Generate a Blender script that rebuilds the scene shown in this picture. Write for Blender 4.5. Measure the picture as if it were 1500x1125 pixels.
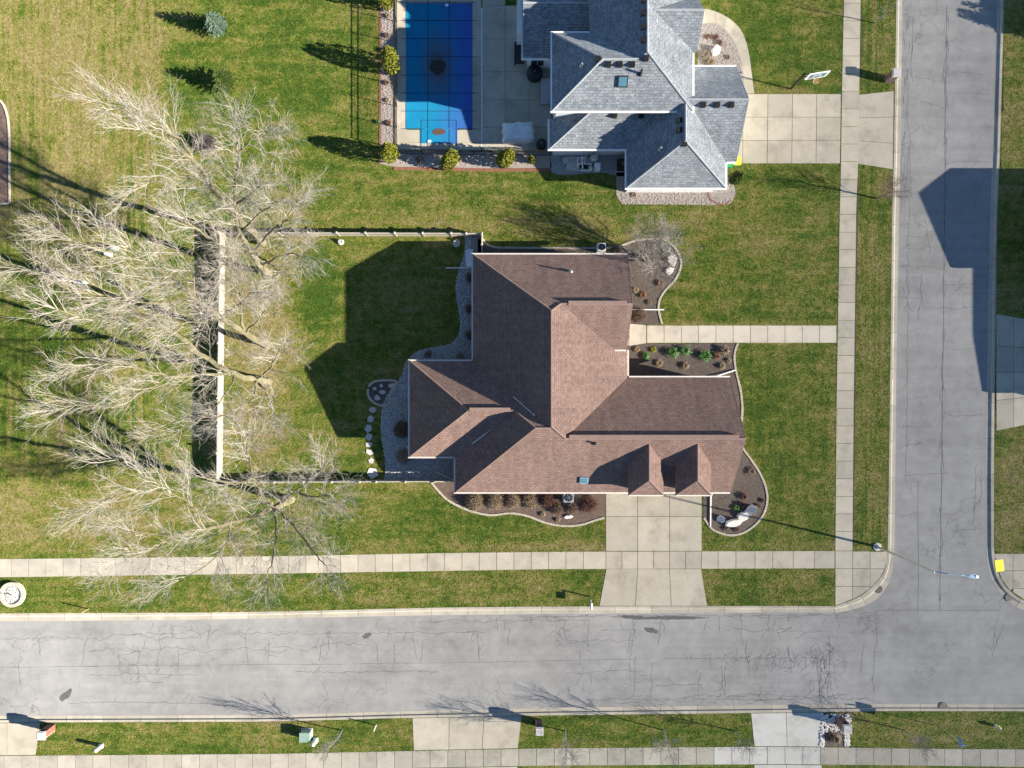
import bpy, math, random
import numpy as np
from mathutils import Vector, Matrix
random.seed(7); rng = np.random.default_rng(7)
for o in list(bpy.data.objects): bpy.data.objects.remove(o)
SC = bpy.context.scene; COL = SC.collection

# ------------------------------------------------------------------ camera, sky, sun, exposure
H = 62.0; S = 0.06                       # drone height in metres, metres per photograph pixel on the ground
cam = bpy.data.cameras.new('camera'); cam.sensor_width = 36; cam.lens = 36*H/90.0; cam.clip_end = 3000
camo = bpy.data.objects.new('camera', cam); camo.location = (0, 0, H); COL.objects.link(camo); SC.camera = camo
SUN_EL = math.radians(22.6); SUN_AZ = math.radians(-13.5)      # azimuth measured from +X, anticlockwise
sd = Vector((math.cos(SUN_EL)*math.cos(SUN_AZ), math.cos(SUN_EL)*math.sin(SUN_AZ), math.sin(SUN_EL)))
W = bpy.data.worlds.new('World'); SC.world = W; W.use_nodes = True
nt = W.node_tree; bg = nt.nodes['Background']; sky = nt.nodes.new('ShaderNodeTexSky'); sky.sky_type = 'NISHITA'
sky.sun_disc = False; sky.sun_elevation = SUN_EL; sky.sun_rotation = math.atan2(sd.x, sd.y)
sky.air_density = 1.15; sky.dust_density = 0.0; sky.ozone_density = 5.0
nt.links.new(sky.outputs[0], bg.inputs[0]); bg.inputs[1].default_value = 0.053
sun = bpy.data.lights.new('sun', 'SUN'); sun.energy = 5.0; sun.angle = math.radians(0.55); sun.color = (1.0, 0.91, 0.77)
suno = bpy.data.objects.new('sun', sun); suno.rotation_euler = sd.to_track_quat('Z', 'Y').to_euler(); suno.location = (60, -20, 40)
COL.objects.link(suno)
SC.view_settings.view_transform = 'Standard'; SC.view_settings.look = 'None'
SC.view_settings.exposure = 1.6; SC.view_settings.gamma = 1.0

LZ = 0.12                                # level of the lawns; the asphalt is at 0
def G(px, py, z=LZ):
    k = S*(1 - z/H)
    return Vector(((px-750)*k, (562.5-py)*k, z))
def gx(px, z=LZ): return (px-750)*S*(1-z/H)
def gy(py, z=LZ): return (562.5-py)*S*(1-z/H)

# ------------------------------------------------------------------ materials
MATS = {}
class NT:
    def __init__(s, name):
        s.m = bpy.data.materials.new(name); s.m.use_nodes = True; s.t = s.m.node_tree
        s.b = s.t.nodes['Principled BSDF']; MATS[name] = s.m
        s.pos = s.t.nodes.new('ShaderNodeNewGeometry').outputs['Position']
    def n(s, typ, **kw):
        nd = s.t.nodes.new(typ)
        for k, v in kw.items():
            if k.startswith('i_'): nd.inputs[k[2:].replace('_', ' ')].default_value = v
            else: setattr(nd, k, v)
        return nd
    def l(s, a, b): s.t.links.new(a, b)
    def mapping(s, vec, scale, rot=0):
        m = s.n('ShaderNodeMapping'); m.inputs['Scale'].default_value = scale; m.inputs['Rotation'].default_value = (0, 0, rot)
        s.l(vec, m.inputs['Vector']); return m.outputs[0]
    def noise(s, scale, detail=4, rough=.6, vec=None, dist=0):
        n = s.n('ShaderNodeTexNoise'); n.inputs['Scale'].default_value = scale; n.inputs['Detail'].default_value = detail
        n.inputs['Roughness'].default_value = rough; n.inputs['Distortion'].default_value = dist
        s.l(vec if vec is not None else s.pos, n.inputs['Vector']); return n.outputs['Fac']
    def ramp(s, fac, stops):
        r = s.n('ShaderNodeValToRGB'); e = r.color_ramp.elements
        while len(e) < len(stops): e.new(.5)
        for el, (p, c) in zip(e, stops):
            el.position = p; el.color = (*c, 1) if not isinstance(c, (int, float)) else (c, c, c, 1)
        s.l(fac, r.inputs[0]); return r.outputs[0]
    def mix(s, fac, a, b, typ='MIX'):
        m = s.n('ShaderNodeMix', data_type='RGBA', blend_type=typ)
        for v, i in ((fac, 0), (a, 6), (b, 7)):
            if isinstance(v, (int, float)): m.inputs[i].default_value = v
            elif isinstance(v, tuple): m.inputs[i].default_value = (*v, 1)
            else: s.l(v, m.inputs[i])
        return m.outputs[2]
    def math(s, op, a, b=0.0, c=0.0, clamp=False):
        m = s.n('ShaderNodeMath', operation=op); m.use_clamp = clamp
        for i, v in enumerate((a, b, c)):
            if isinstance(v, (int, float)): m.inputs[i].default_value = v
            else: s.l(v, m.inputs[i])
        return m.outputs[0]
    def attr(s, name): return s.n('ShaderNodeAttribute', attribute_name=name).outputs['Fac']
    def bump(s, h, strength, dist):
        b = s.n('ShaderNodeBump'); b.inputs['Strength'].default_value = strength; b.inputs['Distance'].default_value = dist
        s.l(h, b.inputs['Height']); s.l(b.outputs[0], s.b.inputs['Normal'])
    def out(s, col, rough=.8, spec=.3):
        if isinstance(col, tuple): s.b.inputs['Base Color'].default_value = (*col, 1)
        else: s.l(col, s.b.inputs['Base Color'])
        if isinstance(rough, (int, float)): s.b.inputs['Roughness'].default_value = rough
        else: s.l(rough, s.b.inputs['Roughness'])
        s.b.inputs['Specular IOR Level'].default_value = spec
        if isinstance(rough, (int, float)) and rough >= .8: s.b.inputs['Diffuse Roughness'].default_value = 1.0
        return s.m
def blotchy(name, c1, c2, scale=3, rough=.8, fine=25, bump=.3, bdist=.02, spec=.3, rnd=0.0, metallic=0):
    t = NT(name)
    f = t.math('ADD', t.math('MULTIPLY', t.noise(scale, 5), .65), t.math('MULTIPLY', t.noise(fine, 3), .35))
    c = t.ramp(f, [(.32, c1), (.68, c2)])
    if rnd:
        oi = t.n('ShaderNodeObjectInfo').outputs['Random']
        c = t.mix(1.0, c, t.ramp(oi, [(0, 1-rnd), (1, 1.0)]), 'MULTIPLY')
    if bump: t.bump(t.noise(fine, 4), bump, bdist)
    t.b.inputs['Metallic'].default_value = metallic
    return t.out(c, rough, spec)

def make_grass():
    t = NT('grass')
    dry = t.attr('dry'); vert = t.attr('vert'); rnd = t.attr('rnd')
    vs = t.noise(1.0, 5, .65, t.mapping(t.pos, (2.6, .13, 1)))          # mowing streaks running away from the street
    hs = t.noise(1.0, 5, .65, t.mapping(t.pos, (.22, 1.5, 1), -.014))   # streaks along the street
    st = t.mix(vert, hs, vs)
    big = t.noise(.22, 6, .7); mid = t.noise(1.3, 5, .7); fine = t.noise(9, 4, .75)
    d = t.math('ADD', dry, t.math('MULTIPLY', t.math('SUBTRACT', st, .5), t.math('ADD', t.math('MULTIPLY', vert, .9), 1.5)))
    d = t.math('ADD', d, t.math('MULTIPLY', t.math('SUBTRACT', big, .5), 1.7))
    d = t.math('ADD', d, t.math('MULTIPLY', t.math('SUBTRACT', mid, .5), 1.7))
    d = t.math('ADD', d, t.math('MULTIPLY', t.math('SUBTRACT', fine, .5), 2.2))
    d = t.math('ADD', d, t.math('MULTIPLY', t.math('SUBTRACT', rnd, .5), .8))
    sx = t.n('ShaderNodeSeparateXYZ'); t.l(t.pos, sx.inputs[0])          # passes of the mower
    ph = t.math('MULTIPLY', t.noise(.25, 2), 3.0)
    band = t.mix(vert, t.math('SINE', t.math('ADD', t.math('MULTIPLY', sx.outputs[1], 4.4), ph)), t.math('SINE', t.math('ADD', t.math('MULTIPLY', sx.outputs[0], 5.0), ph)))
    d = t.math('ADD', d, t.math('MULTIPLY', band, .02))
    c = t.ramp(d, [(.0, (.060, .112, .016)), (.28, (.115, .160, .024)), (.50, (.185, .195, .040)), (.72, (.235, .208, .070)), (1.0, (.285, .238, .105))])
    v = t.ramp(t.noise(4.5, 4, .7), [(.25, .52), (.75, 1.44)])
    c = t.mix(1.0, c, v, 'MULTIPLY')
    t.bump(t.noise(14, 5, .8), .9, .06)
    t.out(c, .85, .08)
make_grass()

def make_asphalt():
    t = NT('asphalt')
    big = t.noise(.13, 5, .6); mid = t.noise(.9, 6, .65); fine = t.noise(60, 2, .7)
    lane = t.noise(1, 4, .6, t.mapping(t.pos, (.05, .9, 1)))
    f = t.math('ADD', t.math('MULTIPLY', big, .4), t.math('MULTIPLY', mid, .35))
    f = t.math('ADD', f, t.math('MULTIPLY', lane, .25))
    c = t.ramp(f, [(.34, (.21, .209, .207)), (.5, (.30, .298, .294)), (.66, (.385, .381, .372))])
    c = t.mix(1.0, c, t.ramp(fine, [(.3, .86), (.7, 1.1)]), 'MULTIPLY')
    # hairline crazing of the old surface
    def craze(scale, w, dark):
        wv = t.n('ShaderNodeVectorMath', operation='ADD'); nn = t.n('ShaderNodeTexNoise'); nn.inputs['Scale'].default_value = 1.1; nn.inputs['Detail'].default_value = 4
        t.l(t.pos, nn.inputs['Vector']); t.l(t.pos, wv.inputs[0]); t.l(nn.outputs['Color'], wv.inputs[1])
        vo = t.n('ShaderNodeTexVoronoi', feature='DISTANCE_TO_EDGE'); vo.inputs['Scale'].default_value = scale
        t.l(wv.outputs[0], vo.inputs['Vector'])
        return t.ramp(vo.outputs['Distance'], [(0, dark), (w, 1.0)])
    area = t.ramp(t.noise(.2, 4, .65), [(.47, 0.0), (.62, 1.0)])
    cz = t.mix(area, (1, 1, 1), craze(.55, .022, .62))
    c = t.mix(1.0, c, cz, 'MULTIPLY')
    t.bump(fine, .35, .01)
    t.out(c, .82, .25)
make_asphalt()

def make_shingle(name, c1, c2, c3, tab, speck=.22):
    t = NT(name); uv = t.n('ShaderNodeUVMap').outputs[0]
    br = t.n('ShaderNodeTexBrick'); br.offset = .5
    for k, v in (('Color1', (*c1, 1)), ('Color2', (*c2, 1)), ('Mortar', (*[x*.45 for x in c1], 1)), ('Scale', 1.0), ('Mortar Size', .02), ('Bias', 0.0), ('Brick Width', tab), ('Row Height', .21)):
        br.inputs[k].default_value = v
    t.l(uv, br.inputs['Vector'])
    n1 = t.noise(3.2, 5, .8); n2 = t.noise(.35, 4, .6)
    c = t.mix(t.ramp(n1, [(.42, 0.0), (.62, 1.0)]), br.outputs['Color'], c3)
    c = t.mix(.65, c, br.outputs['Color'])
    c = t.mix(1.0, c, t.ramp(t.noise(7, 3, .8), [(.3, 1-speck), (.7, 1+speck)]), 'MULTIPLY')
    c = t.mix(1.0, c, t.ramp(n2, [(.3, .88), (.7, 1.08)]), 'MULTIPLY')
    c = t.mix(1.0, c, t.ramp(t.noise(1, 4, .6, t.mapping(uv, (1.6, .22, 1))), [(.3, .84), (.7, 1.1)]), 'MULTIPLY')
    t.bump(br.outputs['Fac'], -.5, .015)
    t.out(c, .9, .2)
make_shingle('shingle_brown', (.285, .190, .162), (.205, .140, .124), (.37, .245, .20), .32)
make_shingle('shingle_grey', (.315, .35, .385), (.195, .222, .258), (.40, .43, .455), .42, .34)

def make_concrete(name, c1, c2, rnd=.16):
    t = NT(name); oi = t.n('ShaderNodeObjectInfo').outputs['Random']
    f = t.math('ADD', t.math('MULTIPLY', t.noise(.8, 6, .65), .6), t.math('MULTIPLY', t.noise(7, 5, .7), .4))
    c = t.ramp(f, [(.34, c1), (.62, c2)])
    c = t.mix(1.0, c, t.ramp(oi, [(0, 1-rnd), (1, 1.02)]), 'MULTIPLY')
    st = t.ramp(t.noise(.5, 5, .7), [(.5, 1.0), (.75, .70)])
    c = t.mix(1.0, c, st, 'MULTIPLY')
    t.bump(t.noise(45, 3), .2, .008); t.out(c, .85, .25)
make_concrete('concrete', (.435, .397, .325), (.54, .495, .41))
make_concrete('concrete_pale', (.58, .53, .445), (.65, .60, .51), .08)
make_concrete('concrete_grey', (.37, .345, .295), (.48, .45, .385), .2)
make_concrete('concrete_new', (.52, .51, .48), (.58, .57, .54), .08)
make_concrete('kerb_concrete', (.42, .385, .32), (.53, .49, .415), .18)
blotchy('white_paint', (.74, .74, .72), (.82, .82, .80), 2, .5, 20, .05)
blotchy('vinyl', (.36, .325, .275), (.47, .43, .37), 1.5, .45, 20, .05)
blotchy('siding', (.66, .69, .71), (.74, .76, .77), 1, .6, 20, .1)
blotchy('mulch', (.085, .066, .056), (.20, .165, .14), 5, .95, 30, 1.0, .06)
blotchy('mulch_red', (.12, .08, .065), (.24, .175, .145), 5, .95, 30, 1.0, .06)
blotchy('gravel_grey', (.2, .205, .21), (.5, .51, .51), 9, .9, 22, 1.0, .06)
blotchy('gravel_pink', (.26, .225, .205), (.52, .47, .43), 8, .9, 26, 1.0, .05)
blotchy('pebble', (.32, .33, .335), (.66, .66, .65), 6, .8, 20, .3, .02)
blotchy('pebble_pink', (.30, .25, .23), (.60, .54, .50), 6, .8, 20, .3, .02)
blotchy('edging_stone', (.42, .375, .30), (.58, .53, .44), 4, .9, 20, .5)
blotchy('red_brick', (.22, .085, .06), (.33, .15, .105), 6, .9, 30, .4)
blotchy('tan_brick', (.30, .22, .17), (.40, .31, .25), 6, .9, 30, .4)
blotchy('maroon_brick', (.13, .07, .07), (.22, .13, .12), 6, .9, 30, .4)
blotchy('cap_stone', (.48, .46, .43), (.60, .58, .55), 3, .85, 20, .3)
blotchy('white_rock', (.62, .60, .56), (.80, .78, .74), 3, .85, 14, .6, .05)
blotchy('bluestone', (.34, .37, .39), (.50, .52, .52), 2, .8, 14, .4)
blotchy('crack', (.07, .07, .07), (.14, .14, .14), 2, .95, 20, 0)
blotchy('seam', (.10, .10, .10), (.17, .17, .17), 2, .95, 20, 0)
blotchy('soil', (.06, .042, .03), (.13, .095, .065), 3, .95, 20, .6, .03)
blotchy('stain', (.085, .086, .085), (.15, .15, .148), 3, .9, 20, 0)
blotchy('scuff', (.33, .33, .325), (.40, .40, .39), 3, .9, 14, 0)
blotchy('black_metal', (.012, .012, .013), (.03, .03, .03), 4, .5, 20, 0, metallic=.4)
blotchy('black_cover', (.012, .012, .014), (.035, .035, .04), 4, .6, 10, .4, .03)
blotchy('galvanised', (.36, .38, .40), (.50, .52, .54), 3, .45, 20, 0, metallic=.6)
blotchy('iron', (.07, .065, .06), (.16, .15, .14), 6, .7, 30, .3)
blotchy('utility_green', (.20, .30, .25), (.28, .38, .33), 3, .6, 20, .1)
blotchy('bin_green', (.02, .22, .07), (.03, .28, .10), 3, .5, 20, .1)
blotchy('bin_yellow', (.75, .55, .02), (.85, .65, .04), 3, .5, 20, .1)
blotchy('tactile_yellow', (.75, .58, .01), (.85, .68, .03), 3, .7, 20, .2)
blotchy('sign_blue', (.05, .14, .26), (.08, .20, .34), 3, .5, 20, 0)
blotchy('lamp_blue', (.22, .34, .46), (.32, .44, .55), 3, .4, 20, 0, metallic=.3)
blotchy('orange_paint', (.7, .16, .03), (.8, .22, .05), 3, .5, 20, 0)
blotchy('tarp_white', (.55, .60, .63), (.72, .75, .77), 2, .6, 8, .8, .06)
blotchy('bark', (.10, .09, .06), (.25, .225, .125), 1.4, .9, 12, .8, .05)
blotchy('twig', (.255, .235, .205), (.44, .405, .355), .8, .85, 6, 0)
blotchy('twig_grey', (.17, .16, .15), (.31, .29, .27), .8, .85, 6, 0)
blotchy('twig_brown', (.17, .115, .085), (.30, .215, .16), .9, .9, 6, 0)
blotchy('twig_tan', (.27, .20, .14), (.44, .34, .24), .9, .9, 6, 0)
blotchy('twig_red', (.13, .065, .05), (.23, .125, .10), .9, .9, 6, 0)
blotchy('twig_dark', (.05, .04, .045), (.10, .085, .09), .9, .9, 6, 0)
blotchy('leaf_rust', (.19, .085, .05), (.30, .15, .09), 4, .8, 10, 0)
blotchy('leaf_tan', (.26, .195, .11), (.40, .31, .19), 4, .8, 10, 0)
blotchy('leaf_green', (.04, .12, .025), (.09, .20, .05), 4, .7, 10, 0)
blotchy('leaf_arbor', (.17, .18, .012), (.34, .32, .03), 1.6, .8, 10, 0)
blotchy('leaf_arbor_dark', (.075, .10, .012), (.16, .18, .025), 1.6, .8, 10, 0)
blotchy('leaf_spruce', (.09, .155, .10), (.20, .28, .20), 2, .8, 10, 0)
blotchy('leaf_olive', (.035, .075, .012), (.10, .14, .025), 1.6, .8, 10, 0)
blotchy('leaf_dark', (.025, .055, .018), (.06, .10, .03), 2, .8, 10, 0)
blotchy('debris', (.09, .055, .04), (.17, .10, .07), 12, .95, 30, .8, .04)
blotchy('window_glass', (.02, .03, .04), (.04, .05, .06), 1, .08, 5, 0, spec=.8)
blotchy('skylight_glass', (.05, .12, .17), (.08, .18, .24), 1, .1, 5, 0, spec=.8)
blotchy('strap', (.008, .025, .08), (.015, .045, .12), 3, .8, 10, 0)
def make_cover():
    t = NT('pool_cover')
    cx, cy = gx(641), gy(95)
    sx = t.n('ShaderNodeSeparateXYZ'); t.l(t.pos, sx.inputs[0])
    dx = t.math('DIVIDE', t.math('SUBTRACT', sx.outputs[0], cx), 1.9); dy = t.math('DIVIDE', t.math('SUBTRACT', sx.outputs[1], cy), 3.6)
    r = t.math('SQRT', t.math('ADD', t.math('MULTIPLY', dx, dx), t.math('MULTIPLY', dy, dy)))
    r = t.math('ADD', r, t.math('MULTIPLY', t.math('SUBTRACT', t.noise(1.2, 4), .5), .5))
    base = t.ramp(t.noise(.8, 4), [(.3, (.008, .20, .38)), (.7, (.014, .245, .43))])
    side = t.ramp(t.math('ADD', t.math('MULTIPLY', t.math('SUBTRACT', sx.outputs[0], gx(600)), .17), t.math('MULTIPLY', t.math('SUBTRACT', t.noise(.5, 3), .5), .3)), [(.35, 0.0), (1.0, 1.0)])
    base = t.mix(t.math('MULTIPLY', side, .7), base, (.08, .06, .46))  # violet of the shaded cover mixed into the colour towards the right
    c = t.mix(t.ramp(r, [(.25, .95), (1.25, 0.0)]), base, (.10, .13, .17))      # silt left where the puddle dried
    t.out(c, .85, .08)
make_cover()
def make_puddle():
    t = NT('puddle'); c = t.ramp(t.noise(4, 5, .8), [(.4, (.006, .006, .007)), (.7, (.06, .05, .045))]); t.out(c, .25, .5)
make_puddle()

# ------------------------------------------------------------------ mesh helpers
def link(o): COL.objects.link(o); return o
def tag(o, label=None, cat=None, group=None, kind=None):
    for k, v in (('label', label), ('category', cat), ('group', group), ('kind', kind)):
        if v: o[k] = v
    return o
def thing(name, label, cat, loc, group=None, kind=None):
    o = bpy.data.objects.new(name, None); o.empty_display_size = .3; o.location = loc; link(o)
    return tag(o, label, cat, group, kind)
class MB:
    def __init__(s): s.v = []; s.f = []
    def add(s, vs, fs):
        n = len(s.v); s.v += [tuple(v) for v in vs]; s.f += [tuple(i+n for i in f) for f in fs]; return s
    def prism(s, pts, z0, z1):           # pts: plan outline (x,y); heights z0 < z1
        a = sum(pts[i][0]*pts[(i+1) % len(pts)][1]-pts[(i+1) % len(pts)][0]*pts[i][1] for i in range(len(pts)))
        if a < 0: pts = pts[::-1]
        n = len(pts)
        s.add([(p[0], p[1], z0) for p in pts]+[(p[0], p[1], z1) for p in pts],
              [tuple(range(n, 2*n)), tuple(range(n-1, -1, -1))]+[(i, (i+1) % n, n+(i+1) % n, n+i) for i in range(n)]); return s
    def box(s, c, size, rz=0):
        hx, hy, hz = size[0]/2, size[1]/2, size[2]/2; ca, sa = math.cos(rz), math.sin(rz)
        pts = [(c[0]+x*ca-y*sa, c[1]+x*sa+y*ca) for x, y in ((-hx, -hy), (hx, -hy), (hx, hy), (-hx, hy))]
        return s.prism(pts, c[2]-hz, c[2]+hz)
    def tube(s, pts, radii, sides=6, cap=True):
        n0 = len(s.v); m = len(pts); pts = [Vector(p) for p in pts]
        for i, p in enumerate(pts):
            d = (pts[min(i+1, m-1)]-pts[max(i-1, 0)])
            if d.length < 1e-6: d = Vector((0, 0, 1))
            d.normalize(); u = d.cross(Vector((.31, .87, .38))); u.normalize(); w = d.cross(u)
            r = radii[i] if not isinstance(radii, (int, float)) else radii
            for k in range(sides):
                a = 2*math.pi*k/sides; q = p+u*(r*math.cos(a))+w*(r*math.sin(a)); s.v.append((q.x, q.y, q.z))
        for i in range(m-1):
            for k in range(sides):
                a = n0+i*sides+k; b = n0+i*sides+(k+1) % sides
                s.f.append((a, b, b+sides, a+sides))
        if cap:
            s.f.append(tuple(n0+k for k in range(sides-1, -1, -1))); s.f.append(tuple(n0+(m-1)*sides+k for k in range(sides)))
        return s
    def lathe(s, c, prof, sides=16):     # prof: (radius, z) from bottom to top
        n0 = len(s.v)
        for r, z in prof:
            for k in range(sides):
                a = 2*math.pi*k/sides; s.v.append((c[0]+r*math.cos(a), c[1]+r*math.sin(a), c[2]+z))
        for i in range(len(prof)-1):
            for k in range(sides):
                a = n0+i*sides+k; b = n0+i*sides+(k+1) % sides; s.f.append((a, b, b+sides, a+sides))
        s.f.append(tuple(n0+k for k in range(sides-1, -1, -1))); s.f.append(tuple(n0+(len(prof)-1)*sides+k for k in range(sides)))
        return s
    def build(s, name, mat, parent=None, smooth=False, loc=None, uv=None, kind=None):
        v = np.array(s.v, dtype=np.float64).reshape(-1, 3)
        if parent is not None: org = np.array(wloc(parent))
        elif loc is not None: org = np.array(loc, dtype=float)
        else: org = np.array([(v[:, 0].min()+v[:, 0].max())/2, (v[:, 1].min()+v[:, 1].max())/2, v[:, 2].min()])
        me = bpy.data.meshes.new(name); me.from_pydata((v-org).tolist(), [], s.f); me.materials.append(MATS[mat] if isinstance(mat, str) else mat)
        if smooth: me.polygons.foreach_set('use_smooth', [True]*len(me.polygons))
        if uv is not None:
            ul = me.uv_layers.new(name='UVMap'); co = np.array(uv)
            li = np.empty(len(me.loops), dtype=np.int32); me.loops.foreach_get('vertex_index', li)
            ul.data.foreach_set('uv', co[li].astype(np.float32).ravel())
        me.update(); o = bpy.data.objects.new(name, me); link(o)
        if parent is not None: o.parent = parent
        else: o.location = org
        if kind: o['kind'] = kind
        return o
def wloc(o):
    p = Vector(o.location)
    while o.parent: o = o.parent; p += Vector(o.location)
    return p
def smooth_line(pts, k=6):
    P = [Vector(p) for p in pts]; out = []
    for i in range(len(P)-1):
        a, b, c, d = P[max(i-1, 0)], P[i], P[i+1], P[min(i+2, len(P)-1)]
        for j in range(k):
            t = j/k; out.append(.5*((2*b)+(c-a)*t+(2*a-5*b+4*c-d)*t*t+(3*b-a-3*c+d)*t**3))
    out.append(P[-1]); return out
def pxpoly(pts, z=LZ): return [tuple(G(p[0], p[1], z)[:2]) for p in pts]
EXCL = []                                 # pixel outlines where no grass grows
def excl(pts): EXCL.append(np.array([(p[0], p[1]) for p in pts], dtype=float))
def sheet(name, pts, z0, z1, mat, parent=None, kind='structure', ex=True):
    if ex: excl(pts)
    o = MB().prism(pxpoly(pts, z1), z0, z1).build(name, mat, parent)
    if kind and parent is None: o['kind'] = kind
    return o
def lerp(a, b, t): return a+(b-a)*t
def interp(tab, x):
    return float(np.interp(x, [t[0] for t in tab], [t[1] for t in tab]))

# ------------------------------------------------------------------ streets: asphalt, kerbs
NK_B = [(-1500, 900), (0, 898.5), (270, 897.5), (400, 896), (640, 890), (800, 888.5), (1140, 887.7), (1223, 888)]
NK_F = [(-1500, 912), (0, 910), (270, 908), (400, 906), (640, 901), (800, 899.5), (1140, 897), (1223, 897.5)]
CR_B = [(1223, 888), (1246, 880), (1265, 870), (1287, 850), (1297, 832), (1300.5, 805)]
CR_F = [(1223, 897.5), (1249, 893), (1281, 880), (1300, 857), (1308, 832), (1310.5, 805)]
VK_B = [(1300.5, 805), (1304, 560), (1307, 300), (1309, 250), (1313, 0), (1330, -1200)]
VK_F = [(1310.5, 805), (1312.8, 560), (1317, 300), (1318.7, 250), (1322, 0), (1340, -1200)]
EK_F = [(1480, -1200), (1461, 0), (1453.5, 250), (1450.5, 300), (1446, 560), (1444, 700), (1445, 800)]
EK_B = [(1490, -1200), (1471, 0), (1464, 250), (1461, 300), (1457, 560), (1456, 700), (1456, 800)]
EC_F = [(1445, 800), (1446.7, 825), (1454.7, 854), (1473, 878), (1500, 894), (1540, 900), (2600, 900)]
EC_B = [(1456, 800), (1458.7, 825), (1466.7, 849), (1480, 866), (1503, 881), (1540, 888), (2600, 888)]
SK_F = [(-1500, 1049), (0, 1048.5), (400, 1047.5), (600, 1041.5), (800, 1037), (1140, 1032.5), (1300, 1031), (1500, 1031.7), (2600, 1033)]
SK_B = [(-1500, 1060), (0, 1058.5), (400, 1057), (600, 1051.5), (800, 1048), (1140, 1044), (1300, 1041.5), (1500, 1042), (2600, 1044)]
front = NK_F+CR_F[1:]+VK_F[1:]+EK_F+EC_F[1:]+SK_F[::-1]
back = NK_B+CR_B[1:]+VK_B[1:]+EK_B+EC_B[1:]+SK_B[::-1]
mid_edge = [((a[0]+b[0])/2, (a[1]+b[1])/2) for a, b in zip(front, back)]
road = MB().prism(pxpoly(mid_edge, 0), -.25, 0).build('road', 'asphalt'); road['kind'] = 'structure'
excl(back)
def densify(line, step):
    out = []; 
    for (x0, y0), (x1, y1) in zip(line[:-1], line[1:]):
        n = max(1, int(round(math.hypot(x1-x0, y1-y0)/step)))
        out += [(lerp(x0, x1, i/n), lerp(y0, y1, i/n)) for i in range(n)]
    return out+[line[-1]]
kerb = thing('kerb', None, None, (0, 0, 0), kind='structure')
def kerb_run(B, F, nsub, seg):
    """kerb with gutter pan, cast in segments with open joints"""
    # resample both edges by the same parameter
    def resample(L, n):
        L = [Vector(p) for p in L]; d = [0]
        for a, b in zip(L[:-1], L[1:]): d.append(d[-1]+(b-a).length)
        ts = np.linspace(0, d[-1], n); return list(zip(np.interp(ts, d, [p.x for p in L]), np.interp(ts, d, [p.y for p in L])))
    length = sum(math.dist(a, b) for a, b in zip(B[:-1], B[1:])); ns = max(1, round(length/seg)); n = ns*nsub+1
    b = resample(B, n); f = resample(F, n)
    for i in range(ns):
        rows = []
        for j in range(nsub+1):
            pb, pf = Vector(b[i*nsub+j]), Vector(f[i*nsub+j])
            if j == 0 or j == nsub:
                q = Vector(b[i*nsub+(1 if j == 0 else nsub-1)]); e = (q-pb).normalized()*.22; pb = pb+e; pf = pf+e
            prof = [(0, -.12), (0, .135), (.34, .13), (.46, .02), (1.0, .006), (1.0, -.12)]
            rows.append([tuple(G(*(pb.lerp(pf, t)), z)) for t, z in prof])
        m = MB(); vs = [v for r in rows for v in r]; k = 6; fs = []
        for j in range(nsub):
            for q in range(k): fs.append((j*k+q, j*k+(q+1) % k, (j+1)*k+(q+1) % k, (j+1)*k+q))
        fs += [tuple(range(k-1, -1, -1)), tuple(nsub*k+q for q in range(k))]
        m.add(vs, fs).build('kerb_segment', 'kerb_concrete', kerb)
cl = lambda L, x0, x1: [(x0, interp(L, x0))]+[p for p in L if x0 < p[0] < x1]+[(x1, interp(L, x1))]
kerb_run(cl(NK_B, -120, 1223), cl(NK_F, -120, 1223), 1, 53)
kerb_run(smooth_line(CR_B), smooth_line(CR_F), 8, 45)
yclip = lambda L, y0: [p for p in L if p[1] > y0]
kerb_run(yclip(VK_B, -500)+[(1316, -200)], yclip(VK_F, -500)+[(1325, -200)], 1, 52)
kerb_run([(1474, -200)]+yclip(EK_B, -500), [(1464, -200)]+yclip(EK_F, -500), 1, 52)
kerb_run(smooth_line([p for p in EC_B if p[0] < 1545]), smooth_line([p for p in EC_F if p[0] < 1545]), 8, 45)
kerb_run(cl(SK_B, -120, 1620), cl(SK_F, -120, 1620), 1, 54)

# ------------------------------------------------------------------ the ground: one sheet, dropped under the streets
def pip(poly, x, y):
    ins = np.zeros(x.shape, dtype=bool); n = len(poly); j = n-1
    for i in range(n):
        xi, yi = poly[i]; xj, yj = poly[j]
        if yi != yj:
            c = ((yi > y) != (yj > y)) & (x < (xj-xi)*(y-yi)/(yj-yi)+xi); ins ^= c
        j = i
    return ins
BLOBS = [  # px, py, rx, ry, dryness of the turf added there
 (120, 150, 135, 210, .12), (30, 330, 90, 60, .12), (378, 490, 62, 130, .52), (350, 640, 60, 60, .25), (120, 760, 170, 60, .30), (140, 560, 70, 60, .18), (60, 520, 60, 70, -.22),
 (350, 90, 105, 110, -.22), (480, 120, 90, 130, -.10), (468, 430, 36, 62, -.42), (600, 430, 80, 80, .12), (560, 600, 60, 50, .10), (470, 340, 60, 25, .1),
 (760, 330, 250, 22, .24), (760, 285, 260, 22, -.06), (1080, 330, 120, 45, .14), (1100, 420, 110, 40, -.05), (1150, 640, 70, 130, -.16), (1140, 70, 80, 60, -.24), (1218, 650, 9, 150, .24),
 (1277, 540, 26, 240, .20), (1278, 90, 24, 60, -.02), (640, 770, 170, 30, -.16), (800, 800, 120, 12, .25), (620, 712, 60, 8, .3), (700, 865, 200, 24, .14), (1125, 860, 90, 22, -.04), (960, 800, 400, 6, .2),
 (300, 870, 180, 22, -.05), (280, 1080, 250, 20, -.05), (930, 1075, 160, 22, -.12), (1370, 1075, 110, 26, .14), (1480, 330, 25, 400, .2), (1490, 730, 40, 90, .22), (1100, 475, 120, 6, .3), (1120, 260, 110, 15, -.1)]
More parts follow.
